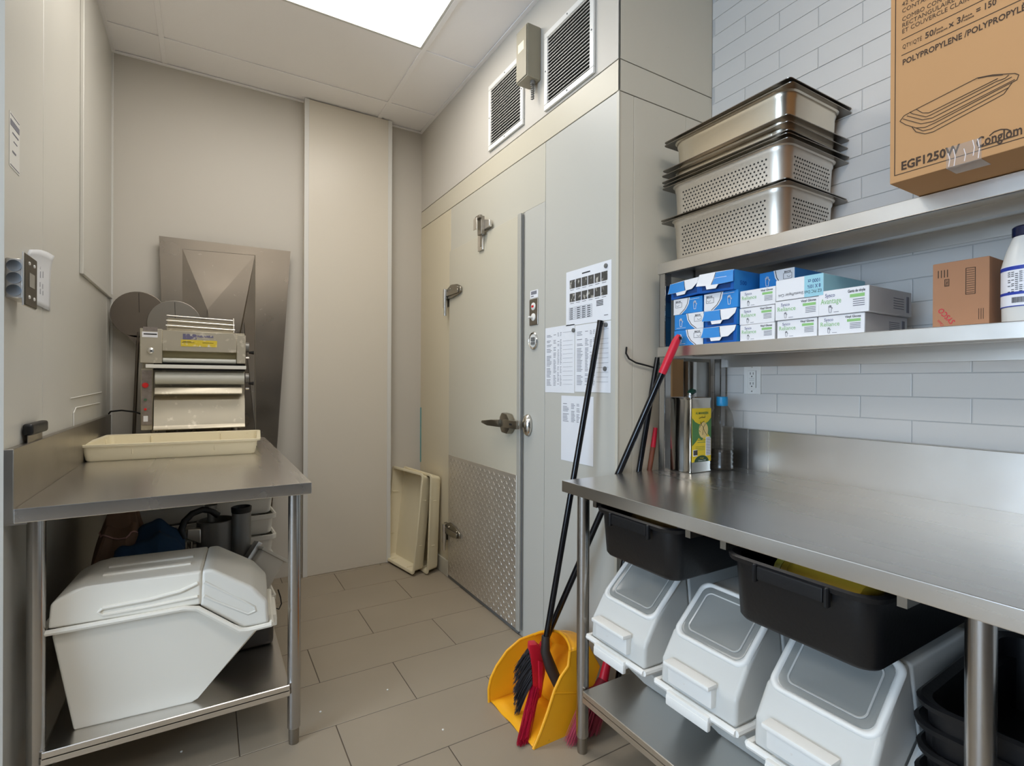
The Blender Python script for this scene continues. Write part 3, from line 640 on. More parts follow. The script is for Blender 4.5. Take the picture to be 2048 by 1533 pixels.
# ------------------------------------------------------------------ steam pans stacked on the top shelf
def pan(lab, z, yoff, xoff, rz, perf, tilt=0.0, m_=panm, tilty=0.0, shr=0.0):
    name = 'perforated_pan' if perf else 'steam_pan'
    t = thing(name, lab, 'pan', (1.668+xoff, 1.150+yoff, z), rz, 'steel steam pans stacked on the top shelf', rot=(tilt, tilty, rz))
    hx, hy, h = 0.158-shr, 0.228-shr, 0.157
    g = G(); g.rr([(0, 0, hx-0.022, hy-0.022, 0.04, -h), (0, 0, hx-0.010, hy-0.010, 0.045, -h+0.012), (0, 0, hx-0.004, hy-0.004, 0.05, -0.022), (0, 0, hx-0.001, hy-0.001, 0.052, -0.018), (0, 0, hx, hy, 0.052, -0.004), (0, 0, hx+0.006, hy+0.006, 0.052, 0.0), (0, 0, hx+0.004, hy+0.004, 0.05, 0.0008), (0, 0, hx-0.0025, hy-0.0025, 0.05, -0.005), (0, 0, hx-0.007, hy-0.007, 0.046, -0.024), (0, 0, hx-0.013, hy-0.013, 0.042, -h+0.013), (0, 0, hx-0.024, hy-0.024, 0.038, -h+0.0015)], 6)
    g.done('pan_body', m_, t); hx += shr; hy += shr
    g = G(); g.rr([(0, 0, hx+0.004-shr, hy+0.004-shr, 0.052, -0.0006), (0, 0, hx+0.018, hy+0.022, 0.012, -0.003), (0, 0, hx+0.0185, hy+0.0225, 0.012, -0.001), (0, 0, hx+0.004-shr, hy+0.004-shr, 0.052, 0.0014)], 5, False, False); g.done('rim', rimm, t, smooth=60)
    if perf:
        g = G()
        def disc(c, a, b, nrm, r=0.0034): 
            vs = [g._v(Vector(c)+Vector(nrm)*0.0007+Vector(a)*r*math.cos(k*math.pi/3)+Vector(b)*r*math.sin(k*math.pi/3)) for k in range(6)]; g.bm.faces.new(vs)
        for j in range(9):
            zz = -0.034-j*0.0125; ex = -0.004-0.006*((-zz-0.022)/0.114)
            for i in range(25):
                y = -0.163+i*0.0136+(0.0068 if j % 2 else 0)
                if abs(y) < 0.170: disc((-(hx+ex), y, zz), (0, 1, 0), (0, 0, 1), (-1, 0, 0))
            for i in range(16):
                x = -0.098+i*0.0136+(0.0068 if j % 2 else 0)
                if abs(x) < 0.104: disc((x, -(hy+ex), zz), (1, 0, 0), (0, 0, 1), (0, -1, 0))
        stuff(g.done('perforation', dark, t, smooth=0))
    return t
ZP = [(1.846, 0, 0, 0, True, 'bottom perforated steel pan of the stack on the top shelf'), (1.8555, 0.004, 0.002, 0.4, False, 'steel pan nested in the bottom perforated pan'),
      (1.976, 0.0, 0.004, 0.3, True, 'upper perforated steel pan in the middle of the stack'), (1.990, -0.003, 0.002, -0.5, False, 'steel pan nested just above the upper perforated pan'),
      (2.001, 0.004, 0.006, 0.8, False, 'fourth pan rim from the top of the pan stack'), (2.026, 0.002, 0.004, 0.5, False, 'third pan rim from the top cluster, just below the widest rim'),
      (2.049, 0.000, 0.006, -0.4, False, 'steel pan the smooth top pans stand in'), (2.140, -0.008, 0.006, 0.2, False, 'smooth-sided steel pan next to the top of the stack'), (2.154, -0.006, 0.008, -0.8, False, 'topmost steel pan of the stack')]
for i, (z, yo, xo, a, pf, lab) in enumerate(ZP):
    pan(lab, z, yo, xo, R(a), pf, 0, panp if pf else panm, R([0, 0.2, 0.3, -0.3, 0.5, 0.2, -0.5, 0, 0.4][i]), [0, .004, 0, .004, .006, .008, .010, 0, .004][i])

# ------------------------------------------------------------------ big carton on the top shelf
CX, CY0, CY1, CZ = 1.335, 0.10, 0.566, 1.689
t = thing('cardboard_box', 'large brown carton with black printed tray drawing at the top right', 'box', (0, 0, 0))
bx('carton', card, t, CX, 1.80, CY0, CY1, CZ, 2.33, 0.003, 2)
O = Vector((CX, CY1, CZ)); F = lambda px, py: ((CY1-at(px, py, 0, CX).y), at(px, py, 0, CX).z-CZ)
lines(t, 'printed_border', ink, O, NY, UZ, [(0.0095, 0.011, 0.016, 0.63), (0.0095, 0.44, 0.016, 0.0175), (0.022, 0.30, F(1804, 79.5)[1]-0.0007, F(1804, 79.5)[1]+0.0007), (0.022, 0.30, F(1804, 111)[1]-0.0007, F(1804, 111)[1]+0.0007)])
def ctext(s, px, py, size, w=None, bold=0.0):
    a, b = F(px, py); text(s, t, O+Vector((0, -a, b)), NY, UZ, size, ink, w, bold=bold)
ctext('42 OZ RECTANGULAR', 1804, 14, 0.0135, 0.125); ctext('CONTAINER WITH LID', 1804, 27, 0.0135, 0.122); ctext('COMBO CONTENANT', 1804, 44, 0.0135, 0.118)
ctext('RECTANGULAIRE BLANC', 1804, 56, 0.0135, 0.135); ctext('ET COUVERCLE CLAIR', 1804, 68, 0.0135, 0.117)
ctext('QTY/QTÉ', 1805, 99, 0.013, 0.036); ctext('50/', 1850, 78, 0.018, 0.020, 0.02); ctext('pack', 1873, 62, 0.006, 0.012, 0.02); ctext('paquet', 1873, 68, 0.006, 0.019, 0.02)
ctext('x 3/', 1898, 56, 0.018, 0.026, 0.02); ctext('case', 1927, 37, 0.006, 0.014, 0.02); ctext('caisse', 1927, 43, 0.006, 0.017, 0.02); ctext('= 150', 1952, 28, 0.018, 0.031, 0.02)
ctext('POLYPROPYLENE /POLYPROPYLÈNE', 1805, 131, 0.0175, 0.218, 0.02)
ctext('EGF1250W', 1802, 341, 0.026, 0.104, 0.03)
a, b = F(1952, 296); text('Conglom', t, O+Vector((0, -a, b)), NY, UZ, 0.028, ink, 0.068, bold=0.02)
# drawing of the container, an outline in perspective
dl = [[(1800, 243), (1808, 232), (1822, 224), (1955, 156), (1985, 150), (2030, 147), (2038, 150), (2034, 160), (2018, 168), (1870, 246), (1850, 255), (1832, 256), (1812, 250), (1800, 243)],
      [(1820, 225), (1826, 228), (1852, 234), (1862, 230), (1993, 163), (2010, 157), (2018, 150)], [(1833, 219), (1845, 226), (1858, 226), (1996, 157)], [(1814, 232), (1845, 240), (1865, 236), (2024, 154)],
      [(1806, 238), (1842, 248), (1866, 243), (2030, 159)], [(1824, 254), (1832, 264), (1850, 268), (1866, 264), (1990, 198), (2008, 188), (2024, 166)], [(1956, 157), (1975, 153), (2006, 150)], [(1832, 256), (1846, 262), (1862, 258), (2016, 176)]]
strokes(t, 'printed_drawing', ink, O, NY, UZ, [[F(*p) for p in pl] for pl in dl], 0.0013)
strokes(t, 'printed_swoosh', ink, O, NY, UZ, [[F(*p) for p in ((1979, 272), (1988, 264), (2002, 259), (2014, 259), (2022, 262))], [F(1956, 296), F(2036, 270)]], 0.002)
ta, tb = F(1893, 300)[0], F(1963, 300)[0]
g = G(); g.box(CX-0.0012, CX-0.0003, CY1-tb, CY1-ta, CZ-0.0012, CZ+0.042); g.box(CX-0.0012, CX+0.05, CY1-tb, CY1-ta, CZ-0.0012, CZ-0.0003); g.done('clear_tape', clearf, t)
strokes(t, 'wrinkle_glint', mat('tape_glint', (226, 216, 216), 0.2), O, NY, UZ, [[(ta+a_, b0_), (ta+a_+0.002, (b0_+b1_)/2), (ta+a_-0.001, b1_)] for a_, b0_, b1_ in ((0.004, 0.002, 0.03), (0.013, 0.0, 0.036), (0.030, 0.004, 0.03), (0.044, 0.01, 0.042), (0.052, 0.002, 0.041))], 0.0014)  # pale strokes paint the glints along the wrinkles of the tape
# ------------------------------------------------------------------ small carton and bottle on the middle shelf
t = thing('cardboard_box', 'small brown carton with red lettering on the middle shelf beside the bottle', 'box', (1.53, 0, 1.3705))
bx('carton', card2, t, 0, 0.20, 0.448, 0.555, 0, 0.158, 0.003, 2)
O2 = Vector((0, 0.555, 0))
text('SYSCO', t, O2+Vector((0, -0.046, 0.014)), (0, 0.6, 0.8), (0, 0.8, -0.6), 0.017, redp, 0.044, bold=0.01)
text('Classic', t, O2+Vector((0, -0.024, 0.007)), (0, 0.6, 0.8), (0, 0.8, -0.6), 0.009, redp, 0.018)
lines(t, 'printed_panel', ink, O2, NY, UZ, [(0.064, 0.0652, 0.075, 0.137), (0.081, 0.0822, 0.075, 0.137), (0.064, 0.082, 0.075, 0.0762), (0.064, 0.082, 0.136, 0.1372)]+[(0.066, 0.080, 0.079+i*0.0052, 0.080+i*0.0052) for i in range(11)]+[(0.024, 0.0252, 0.100, 0.117), (0.032, 0.0332, 0.1, 0.117), (0.024, 0.033, 0.1, 0.1012), (0.024, 0.033, 0.116, 0.1172)]+[(0.011+i*0.006, 0.0125+i*0.006, 0.122, 0.14) for i in range(4)]+[(0.088+i*0.004, 0.0888+i*0.004, 0.015, 0.04) for i in range(3)])
text('17KG', t, O2+Vector((0, -0.0265, 0.1155)), (0, 0, -1), (0, -1, 0), 0.006, ink, 0.014, bold=0.03)
t = thing('squeeze_bottle', 'white plastic bottle with dark blue cap and blue label on the middle shelf', 'bottle', (1.548, 0.388, 1.3705))
G().lathe([(0.038, 0), (0.043, 0.006), (0.044, 0.09), (0.044, 0.125), (0.042, 0.135), (0.036, 0.160), (0.028, 0.183), (0.024, 0.192), (0.024, 0.196), (0.022, 0.197)], (0, 0, 0), 32).done('bottle_body', white, t)
G().lathe([(0.025, 0.190), (0.027, 0.192), (0.027, 0.210), (0.024, 0.213)], (0, 0, 0), 28).done('cap', mat('cap_navy', (20, 28, 60), 0.25), t)
lb = G().lathe([(0.0441, 0.034), (0.0447, 0.034), (0.0447, 0.124), (0.0441, 0.124)], (0, 0, 0), 32).done('label', labelw, t)
for z0, z1 in ((0.034, 0.036), (0.060, 0.066), (0.114, 0.122)): G().lathe([(0.0447, z0), (0.0451, z0), (0.0451, z1), (0.0447, z1)], (0, 0, 0), 32).done('label_band', bluelab, lb)
g = G()
for i in range(11):
    for k in range(5):
        a = math.pi+R(8-k*9); r_ = 0.0450; c = Vector((r_*math.cos(a), r_*math.sin(a), 0.108-i*0.0042)); tg = Vector((-math.sin(a), math.cos(a), 0)); n_ = Vector((math.cos(a), math.sin(a), 0))
        if random.random() < 0.75: g.ext([c-tg*0.0025, c+tg*0.0025, c+tg*0.0025+Vector((0, 0, 0.0014)), c-tg*0.0025+Vector((0, 0, 0.0014))], n_*0.0003)
for k in range(14):
    a = math.pi+R(14-k*2.6); c = Vector((0.0450*math.cos(a), 0.0450*math.sin(a), 0.042)); tg = Vector((-math.sin(a), math.cos(a), 0)); n_ = Vector((math.cos(a), math.sin(a), 0))
    g.ext([c-tg*0.0006, c+tg*0.0006, c+tg*0.0006+Vector((0, 0, 0.012)), c-tg*0.0006+Vector((0, 0, 0.012))], n_*0.0003)
g.done('label_print', inkk, lb, smooth=0)

# ------------------------------------------------------------------ glove boxes on the middle shelf
GX = 1.492
def glovebox(lab, y0, y1, z0, z1, kind, xoff=0.0, depth=0.24, rx=0, ry=0, rz=0, grp=None, mir=False, word='Reliance', top='Vinyl Gloves'):
    w, h = abs(y1-y0), z1-z0; cy = (y0+y1)/2
    t = thing('glove_box', lab, 'box', (GX+xoff, cy, z0), group=grp, rot=(rx, ry, rz)); O = Vector((0, w/2, 0))
    if kind == 'w':
        bx('carton', boxw, t, 0, depth, -w/2, w/2, 0, h, 0.0012, 1)
        bx('side_print', boxs, t, 0.001, depth-0.001, -w/2-0.0006, -w/2, 0.001, h-0.001)
        lines(t, 'side_text', inkg, Vector((0, -w/2-0.0006, 0)), PX, UZ, [(depth*0.55, depth*0.8, h*(0.25+0.1*k), h*(0.28+0.1*k)) for k in range(5)]+[(depth*0.86, depth*0.93, h*0.15, h*0.8)])
        text('Sysco', t, O+Vector((0, -w*0.14, h*0.72)), NY, UZ, h*0.22, navy, w*0.20)
        text(word, t, O+Vector((0, -w*0.05, h*0.46)), NY, UZ, h*0.32, green, w*0.42)
        text(top, t, O+Vector((0, -w*0.60, h*0.80)), NY, UZ, h*0.16, inkk, w*0.33, bold=0.02)
        lines(t, 'printed_panel', green, O, NY, UZ, [(w*0.64, w*0.92, h*0.60, h*0.73)])
        lines(t, 'small_print', inkg, O, NY, UZ, [(w*0.70, w*0.92, h*(0.50-0.08*k), h*(0.53-0.08*k)) for k in range(4)]+[(w*0.32, w*0.42, h*0.10, h*0.12)])
        hand(t, O, w*0.25, h*0.10, h*0.28, inkg)
    elif kind == 'f':                                   # the deli sheet box, upside down
        bx('carton', boxw, t, 0, depth, -w/2, w/2, 0, h, 0.0012, 1)
        lines(t, 'turquoise_panel', turq, O, NY, UZ, [(w*0.62, w, 0, h)], 0.0004)
        bx('side_print', turq, t, 0.001, depth-0.001, -w/2-0.0006, -w/2, 0.001, h-0.001)
        text('1000 ct', t, O+Vector((0, -w*0.95, h*0.80)), (0, 1, 0), (0, 0, -1), h*0.24, navy, w*0.24, bold=0.01)
        text('8 X 10¾', t, O+Vector((0, -w*0.95, h*0.55)), (0, 1, 0), (0, 0, -1), h*0.24, navy, w*0.26, bold=0.01)
        text('EZ PIC Deli Sheets/Papier Ciré', t, O+Vector((0, -w*0.97, h*0.30)), (0, 1, 0), (0, 0, -1), h*0.2, inkk, w*0.90)
    else:
        bx('carton', blue if kind != 'o' else blued, t, 0, depth, -w/2, w/2, 0, h, 0.0012, 1)
        bx('side_print', blue, t, 0.001, depth-0.001, -w/2-0.0006, -w/2, 0.001, h-0.001)
        if kind == 'b' or kind == 'r':
            s_ = 1 if kind == 'b' else -1
            def U(f): return w*f if s_ > 0 else w*(1-f)
            g = G(); pts = [(U(0.42), h), (U(0.46), h*0.6), (U(0.55), h*0.3), (U(0.72), 0), (U(1.0), 0), (U(1.0), h)]
            g.ext([O+Vector((-0.0005, -a, b)) for a, b in pts], (-0.0004, 0, 0)); g.done('white_swoosh', boxw, t, smooth=0)
            strokes(t, 'swoosh_line', inkk, O+Vector((-0.0006, 0, 0)), NY, UZ, [[(U(0.47), h*0.99), (U(0.51), h*0.6), (U(0.60), h*0.3), (U(0.77), 0.001)]], 0.0022)
            hand(t, O, U(0.24), h*0.22, h*0.5, boxw)
            strokes(t, 'logo', inkk, O+Vector((-0.0006, 0, 0)), NY, UZ, [[(U(0.70), h*0.45), (U(0.70), h*0.75), (U(0.93), h*0.75), (U(0.93), h*0.45), (U(0.70), h*0.45)], [(U(0.80), h*0.62), (U(0.82), h*0.55), (U(0.86), h*0.52), (U(0.90), h*0.6)]], 0.0010)
            text('BIOS', t, O+Vector((-0.0006, -min(U(0.72), U(0.93)), h*0.78)), NY, UZ, h*0.14, inkk, w*0.18, bold=0.03)
            lines(t, 'small_print', boxw, O, NY, UZ, [(w*0.08, w*0.40, h*0.12, h*0.14)] if s_ > 0 else [(w*0.55, w*0.9, h*0.86, h*0.88)])
        if kind == 'o':                                 # torn open, the front flap hanging out
            L_ = h*0.88; g = G()
            def FP(a, b, off=0.0): return O+Vector((-0.0015-off-max(0.0, -b)**1.2*L_*0.20, -w*a, h*0.985+b*L_*0.97))
            fp = [(0.0, 0.0), (0.5, 0.02), (1.0, 0.0), (0.97, -0.35), (0.80, -0.74), (0.62, -0.76), (0.57, -1.0), (0.30, -1.0), (0.25, -0.76), (-0.05, -0.72), (-0.02, -0.35)]
            g.ext([FP(*p) for p in fp], (-0.0010, 0, 0.0003)); f_ = g.done('open_flap', boxw, t, smooth=0)
            mz = (lambda a: 1-a) if mir else (lambda a: a)
            g = G(); g.ext([FP(mz(a) if mir else a, b, 0.0013) for a, b in ((0.005, -0.01), (0.50, -0.01), (0.52, -0.35), (0.57, -0.74), (0.25, -0.75), (-0.04, -0.71), (-0.01, -0.35))], (-0.0003, 0, 0)); g.done('flap_print', blue, f_, smooth=0)
            g = G(); g.ext([FP(mz(a), b, 0.0018) for a, b in ((0.50, -0.01), (0.515, -0.01), (0.54, -0.35), (0.59, -0.74), (0.575, -0.74), (0.525, -0.35))], (-0.0003, 0, 0)); g.done('flap_line', inkk, f_, smooth=0)
            if mir: text('500', t, Vector((0.03, -w/2-0.0006, h*0.28)), PX, UZ, h*0.3, blued, 0.035, bold=0.02)
            bx('box_opening', mat('inner_blue', (10, 60, 120), 0.6), t, -0.0006, 0, -w/2+0.012, w/2-0.012, h*0.12, h*0.9)
    return t
def hand(t, O, cu, cv, s, m_):                          # small printed glove outline
    pts = [(0.0, 0.0), (0.28, 0.0), (0.30, 0.45), (0.46, 0.62), (0.40, 0.70), (0.30, 0.62), (0.27, 1.0), (0.19, 0.98), (0.17, 0.7), (0.14, 1.04), (0.06, 1.03), (0.05, 0.7), (0.0, 0.95), (-0.07, 0.9), (-0.05, 0.4), (0, 0)]
    strokes(t, 'printed_glove', m_, O+Vector((-0.0006, 0, 0)), NY, UZ, [[(cu+(a-0.14)*s, cv+b*s) for a, b in pts]], s*0.05)
Z0 = 1.3705; gb = 'blue glove boxes at the left of the middle shelf'; gw = 'white vinyl glove boxes on the middle shelf'
glovebox('blue and white glove box at the bottom of the far left column', 1.200, 1.330, Z0, Z0+0.057, 'b', grp=gb)
glovebox('blue and white glove box second from the bottom of the far left column', 1.200, 1.330, Z0+0.058, Z0+0.115, 'b', 0.002, grp=gb)
glovebox('blue and white glove box third up in the far left column, upside down', 1.208, 1.335, Z0+0.116, Z0+0.173, 'r', 0.004, grp=gb)
glovebox('open blue glove box with a hanging flap on top of the far left column', 1.215, 1.345, Z0+0.1765, Z0+0.236, 'o', 0.0, 0.24, R(-3), grp=gb)
glovebox('open blue glove box with raised flap at the bottom of the second column', 1.066, 1.194, Z0, Z0+0.056, 'o', -0.004, grp=gb)
glovebox('open blue glove box second up in the second column, deep blue inside', 1.066, 1.192, Z0+0.057, Z0+0.113, 'o', -0.002, grp=gb)
glovebox('blue and white glove box third up in the second column, printed front intact', 1.064, 1.196, Z0+0.114, Z0+0.172, 'r', 0.0, grp=gb)
glovebox('open blue glove box with the largest white flap, top of the second column', 1.072, 1.208, Z0+0.174, Z0+0.240, 'o', -0.012, 0.24, R(2), grp=gb, mir=True)
t9 = glovebox('blue glove box lying turned behind the top of the second column', 0.935, 1.055, Z0+0.173, Z0+0.232, 'b', 0.10, 0.2, grp=gb)
ys_ = [(0.937, 1.056), (0.809, 0.932), (0.684, 0.806)]
glovebox('white glove box at the bottom of the third column, beside the blue boxes', 0.937, 1.056, Z0, Z0+0.052, 'w', grp=gw)
glovebox('white glove box in the middle of the third column, beside the blue boxes', 0.940, 1.060, Z0+0.053, Z0+0.107, 'w', 0.003, grp=gw)
glovebox('white glove box on top of the third column, beside the blue boxes', 0.936, 1.057, Z0+0.108, Z0+0.163, 'w', 0.001, grp=gw)
glovebox('white glove box at the bottom of the fourth column, below the sheet box', 0.812, 0.931, Z0, Z0+0.054, 'w', 0.002, grp=gw)
glovebox('white glove box directly under the turquoise sheet box', 0.803, 0.935, Z0+0.055, Z0+0.113, 'w', -0.002, grp=gw)
glovebox('white and turquoise deli sheet box, printed upside down, on top of the fourth column', 0.792, 0.932, Z0+0.114, Z0+0.176, 'f', -0.004, 0.23)
glovebox('bottom white glove box of the rightmost column', 0.688, 0.808, Z0, Z0+0.054, 'w', 0.0, grp=gw)
glovebox('white glove box with French lettering on top of the rightmost column', 0.676, 0.805, Z0+0.055, Z0+0.124, 'w', -0.004, grp=gw, word='Avantage', top='Gants de vinyle')

# ------------------------------------------------------------------ oil tin, bottle, wall socket on the right
t = thing('oil_tin', 'square tin can with a yellow and green oil label on the right table', 'can', (1.535, 1.286, 0.9005))
g = G(); g.rr([(0.0585, 0.0555, 0.0565, 0.0535, 0.006, 0.0), (0.0585, 0.0555, 0.0585, 0.0555, 0.008, 0.002), (0.0585, 0.0555, 0.0585, 0.0555, 0.008, 0.006), (0.0585, 0.0555, 0.0572, 0.0542, 0.008, 0.009), (0.0585, 0.0555, 0.0572, 0.0542, 0.008, 0.269), (0.0585, 0.0555, 0.0585, 0.0555, 0.008, 0.272), (0.0585, 0.0555, 0.0585, 0.0555, 0.008, 0.279), (0.0585, 0.0555, 0.056, 0.053, 0.007, 0.280), (0.0585, 0.0555, 0.055, 0.052, 0.006, 0.276)], 4); g.done('can_body', tin, t)
lb = bx('label', yellab, t, 0.006, 0.112, 0.0006, 0.0012, 0.040, 0.240)
O = Vector((0.006, 0.0006, 0.040))
strokes(lb, 'leaf_panel', grnlab, O, PX, UZ, [[(0.002+0.0015*k*0, 0.10), (0.002, 0.155)]], 0.001)
g = G(); g.ext([O+Vector((a, -0.0004, b)) for a, b in ((0.0, 0.165), (0.016, 0.150), (0.035, 0.142), (0.053, 0.139), (0.071, 0.142), (0.090, 0.150), (0.106, 0.165), (0.106, 0.085), (0.085, 0.105), (0.070, 0.095), (0.053, 0.080), (0.036, 0.090), (0.02, 0.075), (0.0, 0.06))], (0, -0.0003, 0)); g.done('label_field', grnlab, lb, smooth=0)
g = G(); g.ext([O+Vector((0.062+0.026*math.cos(a), -0.0009, 0.118+0.030*math.sin(a))) for a in [k*math.pi/8 for k in range(16)]], (0, -0.0003, 0)); g.done('label_fruit', mat('fruit_print', (222, 196, 130), 0.5, var=0.2, vscale=60), lb, smooth=0)
strokes(lb, 'branch_print', inkk, O+Vector((0, -0.0009, 0)), PX, UZ, [[(0.040, 0.128), (0.052, 0.146), (0.066, 0.152)], [(0.036, 0.118), (0.044, 0.112)], [(0.044, 0.150), (0.050, 0.135)], [(0.056, 0.135), (0.068, 0.112), (0.082, 0.098)], [(0.056, 0.100), (0.060, 0.125), (0.072, 0.142)]], 0.0016)
text('AL MAHASSEN', lb, O+Vector((0.018, -0.0008, 0.178)), PX, UZ, 0.012, grnlab, 0.070, bold=0.02)
text('\ufee6\ufeb3\ufe8e\ufea4\ufee4\ufedf\ufe8d', lb, O+Vector((0.036, -0.0008, 0.164)), PX, UZ, 0.012, inkk, 0.036, bold=0.01)
g = G(); g.ext([O+Vector((0.053+0.040*math.cos(a), -0.0004, 0.0+0.024*math.sin(a))) for a in [k*math.pi/10 for k in range(11)]], (0, -0.0003, 0)); g.done('label_foot', mat('label_dkgreen', (34, 70, 40), 0.5), lb, smooth=0)
text('Virgin', lb, O+Vector((0.042, -0.0009, 0.012)), PX, UZ, 0.007, yellab, 0.022); text('Olive Oil', lb, O+Vector((0.032, -0.0009, 0.003)), PX, UZ, 0.007, boxw, 0.042)
g_ = lines(lb, 'nutrition_panel', labelw, O, PX, UZ, [(0.076, 0.104, 0.022, 0.092), (0.006, 0.030, 0.022, 0.046)])
lines(lb, 'nutrition_print', inkk, O+Vector((0, -0.0007, 0)), PX, UZ, [(0.078, 0.102, 0.026+0.006*k, 0.0275+0.006*k) for k in range(11)]+[(0.008+0.0022*k, 0.0092+0.0022*k, 0.026, 0.044) for k in range(10)])
lines(lb, 'small_print', grnlab, O, PX, UZ, [(0.03, 0.075, 0.080-0.008*k, 0.082-0.008*k) for k in range(2)]+[(0.02, 0.07, 0.056-0.006*k, 0.0572-0.006*k) for k in range(3)])
G().lathe([(0.014, 0.276), (0.015, 0.288), (0.011, 0.290), (0.010, 0.298)], (0.062, 0.055, 0), 14).done('spout', steelx, t)
o = G().grid(blob(0.016, 0.014, 0.010, 0.35, 9), 14, 10).done('seal_remnant', mat('green_film', (30, 70, 56), 0.3), t); o.location = (0.064, 0.052, 0.300)
t = thing('oil_bottle', 'clear ribbed plastic bottle with a blue cap and dark oil beside the tin', 'bottle', (1.722, 1.295, 0.9005))
pr = [(0.036, 0.0), (0.042, 0.006)]
for k in range(9): pr += [(0.043, 0.014+k*0.0165), (0.0395, 0.022+k*0.0165)]
pr += [(0.043, 0.165), (0.043, 0.185), (0.038, 0.215), (0.026, 0.240), (0.018, 0.250), (0.018, 0.262)]
G().lathe(pr, (0, 0, 0), 28).done('bottle_body', pet, t)
G().lathe([(0.034, 0.003), (0.0405, 0.009)]+[(0.0405 if k % 2 == 0 else 0.0375, 0.014+k*0.00825) for k in range(8)]+[(0.036, 0.078), (0.001, 0.079)], (0, 0, 0), 24).done('oil', oil, t)
G().lathe([(0.0195, 0.246), (0.021, 0.248), (0.0215, 0.262), (0.021, 0.264), (0.0215, 0.268), (0.0205, 0.281), (0.018, 0.282)], (0, 0, 0), 24).done('cap', bluecap, t)
c0 = at(1506, 759, 0, XT)
t = thing('wall_outlet', 'white double wall socket on the tiled wall above the right table', 'socket', (XT, c0.y, c0.z))
bx('plate', white, t, -0.007, 0, -0.036, 0.036, -0.0585, 0.0585, 0.003, 2); bx('face', white, t, -0.0095, -0.0068, -0.017, 0.017, -0.034, 0.034, 0.001, 1)
g = G()
for z in (0.018, -0.021):
    g.box(-0.0100, -0.0094, 0.004, 0.006, z, z+0.009); g.box(-0.0100, -0.0094, -0.008, -0.006, z, z+0.009); g.lathe([(0.0025, -0.0094), (0.0025, -0.0100)], (0, -0.001, z-0.007), 10, 0)
g.box(-0.0074, -0.0069, -0.0185, -0.0172, -0.034, 0.034); g.box(-0.0100, -0.0094, -0.012, 0.010, -0.004, -0.0034); g.box(-0.0100, -0.0094, -0.012, 0.010, 0.0034, 0.004)
g.done('slot', inkk, t)
for z in (0.047, -0.047): G().lathe([(0.003, -0.0068), (0.0025, -0.0082)], (0, 0, z), 10, 0).done('screw', steelx, t)

# ------------------------------------------------------------------ brooms, dustpan
def P3(px, py, ax, v): return at(px, py, ax, v)
t = thing('dustpan', 'yellow upright dustpan on the floor by the cooler with a long black handle', 'dustpan', (0.95, 1.44, 0))
Wd = 0.30
nearm = [(0.0, 0.0), (0.03, 0.05), (0.06, 0.11), (0.085, 0.17), (0.112, 0.21), (0.145, 0.24), (0.152, 0.29)]
farm = [(-0.008, 0.0), (-0.010, 0.05), (0.0, 0.09), (0.025, 0.13), (0.07, 0.175), (0.13, 0.205), (0.20, 0.21)]
nb = [(0.19, 0.0), (0.24, 0.10), (0.285, 0.20), (0.235, 0.285), (0.152, 0.29)]; fb = [(0.19, 0.0), (0.245, 0.08), (0.29, 0.15), (0.26, 0.20), (0.20, 0.21)]
g = G()
g.ext([(a, 0, b) for a, b in nearm+nb[-2:0:-1]+[nb[0]]], (0, 0.003, 0), 0.001, 1); g.ext([(a, Wd, b) for a, b in farm+fb[-2:0:-1]+[fb[0]]], (0, 0.003, 0), 0.001, 1)
g.grid(lambda u, v: (0.19*u-0.004*v*(1-u), Wd*v, 0.004+0.003*math.sin(v*math.pi*5)), 4, 14)
def backw(u, v):
    k = u*4; i = min(3, int(k)); f = k-i
    pn = [nb[i][q]*(1-f)+nb[i+1][q]*f for q in (0, 1)]; pf = [fb[i][q]*(1-f)+fb[i+1][q]*f for q in (0, 1)]
    bulge = max(0.0, math.sin(v*math.pi))**0.8; return (pn[0]*(1-v)+pf[0]*v+0.035*bulge*u, Wd*v, pn[1]*(1-v)+pf[1]*v+0.030*bulge*u)
g.grid(backw, 12, 18)
dp = g.done('pan', yel, t, solid=0.005)
g = G(); g.tube([(a, 0.002, b) for a, b in nearm], 0.0055, 8); g.tube([(a, Wd+0.002, b) for a, b in farm], 0.0055, 8)
g.tube([backw(1, k/16) for k in range(17)], 0.0055, 8); g.tube([(0.085, -0.001, 0.165), (0.235, -0.001, 0.12)], 0.004, 6); g.done('rolled_edge', yel, t)
hb = G(); b0 = Vector((0.175, 0.12, 0.275))
hb.tube([(0.185, 0.11, 0.10), (0.155, 0.12, 0.17), (0.135, 0.13, 0.235), (0.14, 0.135, 0.29)], [0.020, 0.022, 0.018, 0.015], 10); hb.done('handle_arm', mat('worn_black', (48, 42, 38), 0.5, var=0.3, vscale=20), t)
pt = at(1200, 648, 0, XC-0.018)-Vector((0.95, 1.44, 0)); G().tube([(0.14, 0.135, 0.27), pt], 0.0115, 14).tube([pt, pt+(pt-Vector((0.14, 0.135, 0.27))).normalized()*0.012], [0.0125, 0.0125], 14).done('handle', polem, t)
def bristles(S, T, wv, nv, n, r, m_, name, parent, spread=1.5, jit=0.006, fan=0.0):
    g = G(); S = Vector(S); T = Vector(T)
    for i in range(n):
        a = random.uniform(-1, 1); b = random.uniform(-1, 1)
        p = S+Vector(wv)*a+Vector(nv)*b; q = T+Vector(wv)*a*spread+Vector(nv)*b*spread+Vector([random.uniform(-jit, jit) for _ in range(3)])
        q.z = max(0.003, q.z); mid = (p+q)/2+Vector((0, 0, fan))
        g.tube([p, mid, q], [r, r, r*0.4], 4, False)
    return stuff(g.done(name, m_, parent))
t = thing('broom', 'black-handled broom with red head and red grip leaning across the yellow dustpan', 'broom')
S = at(1081, 1304, 1, 1.655); T = at(1358, 670, 0, 1.452)
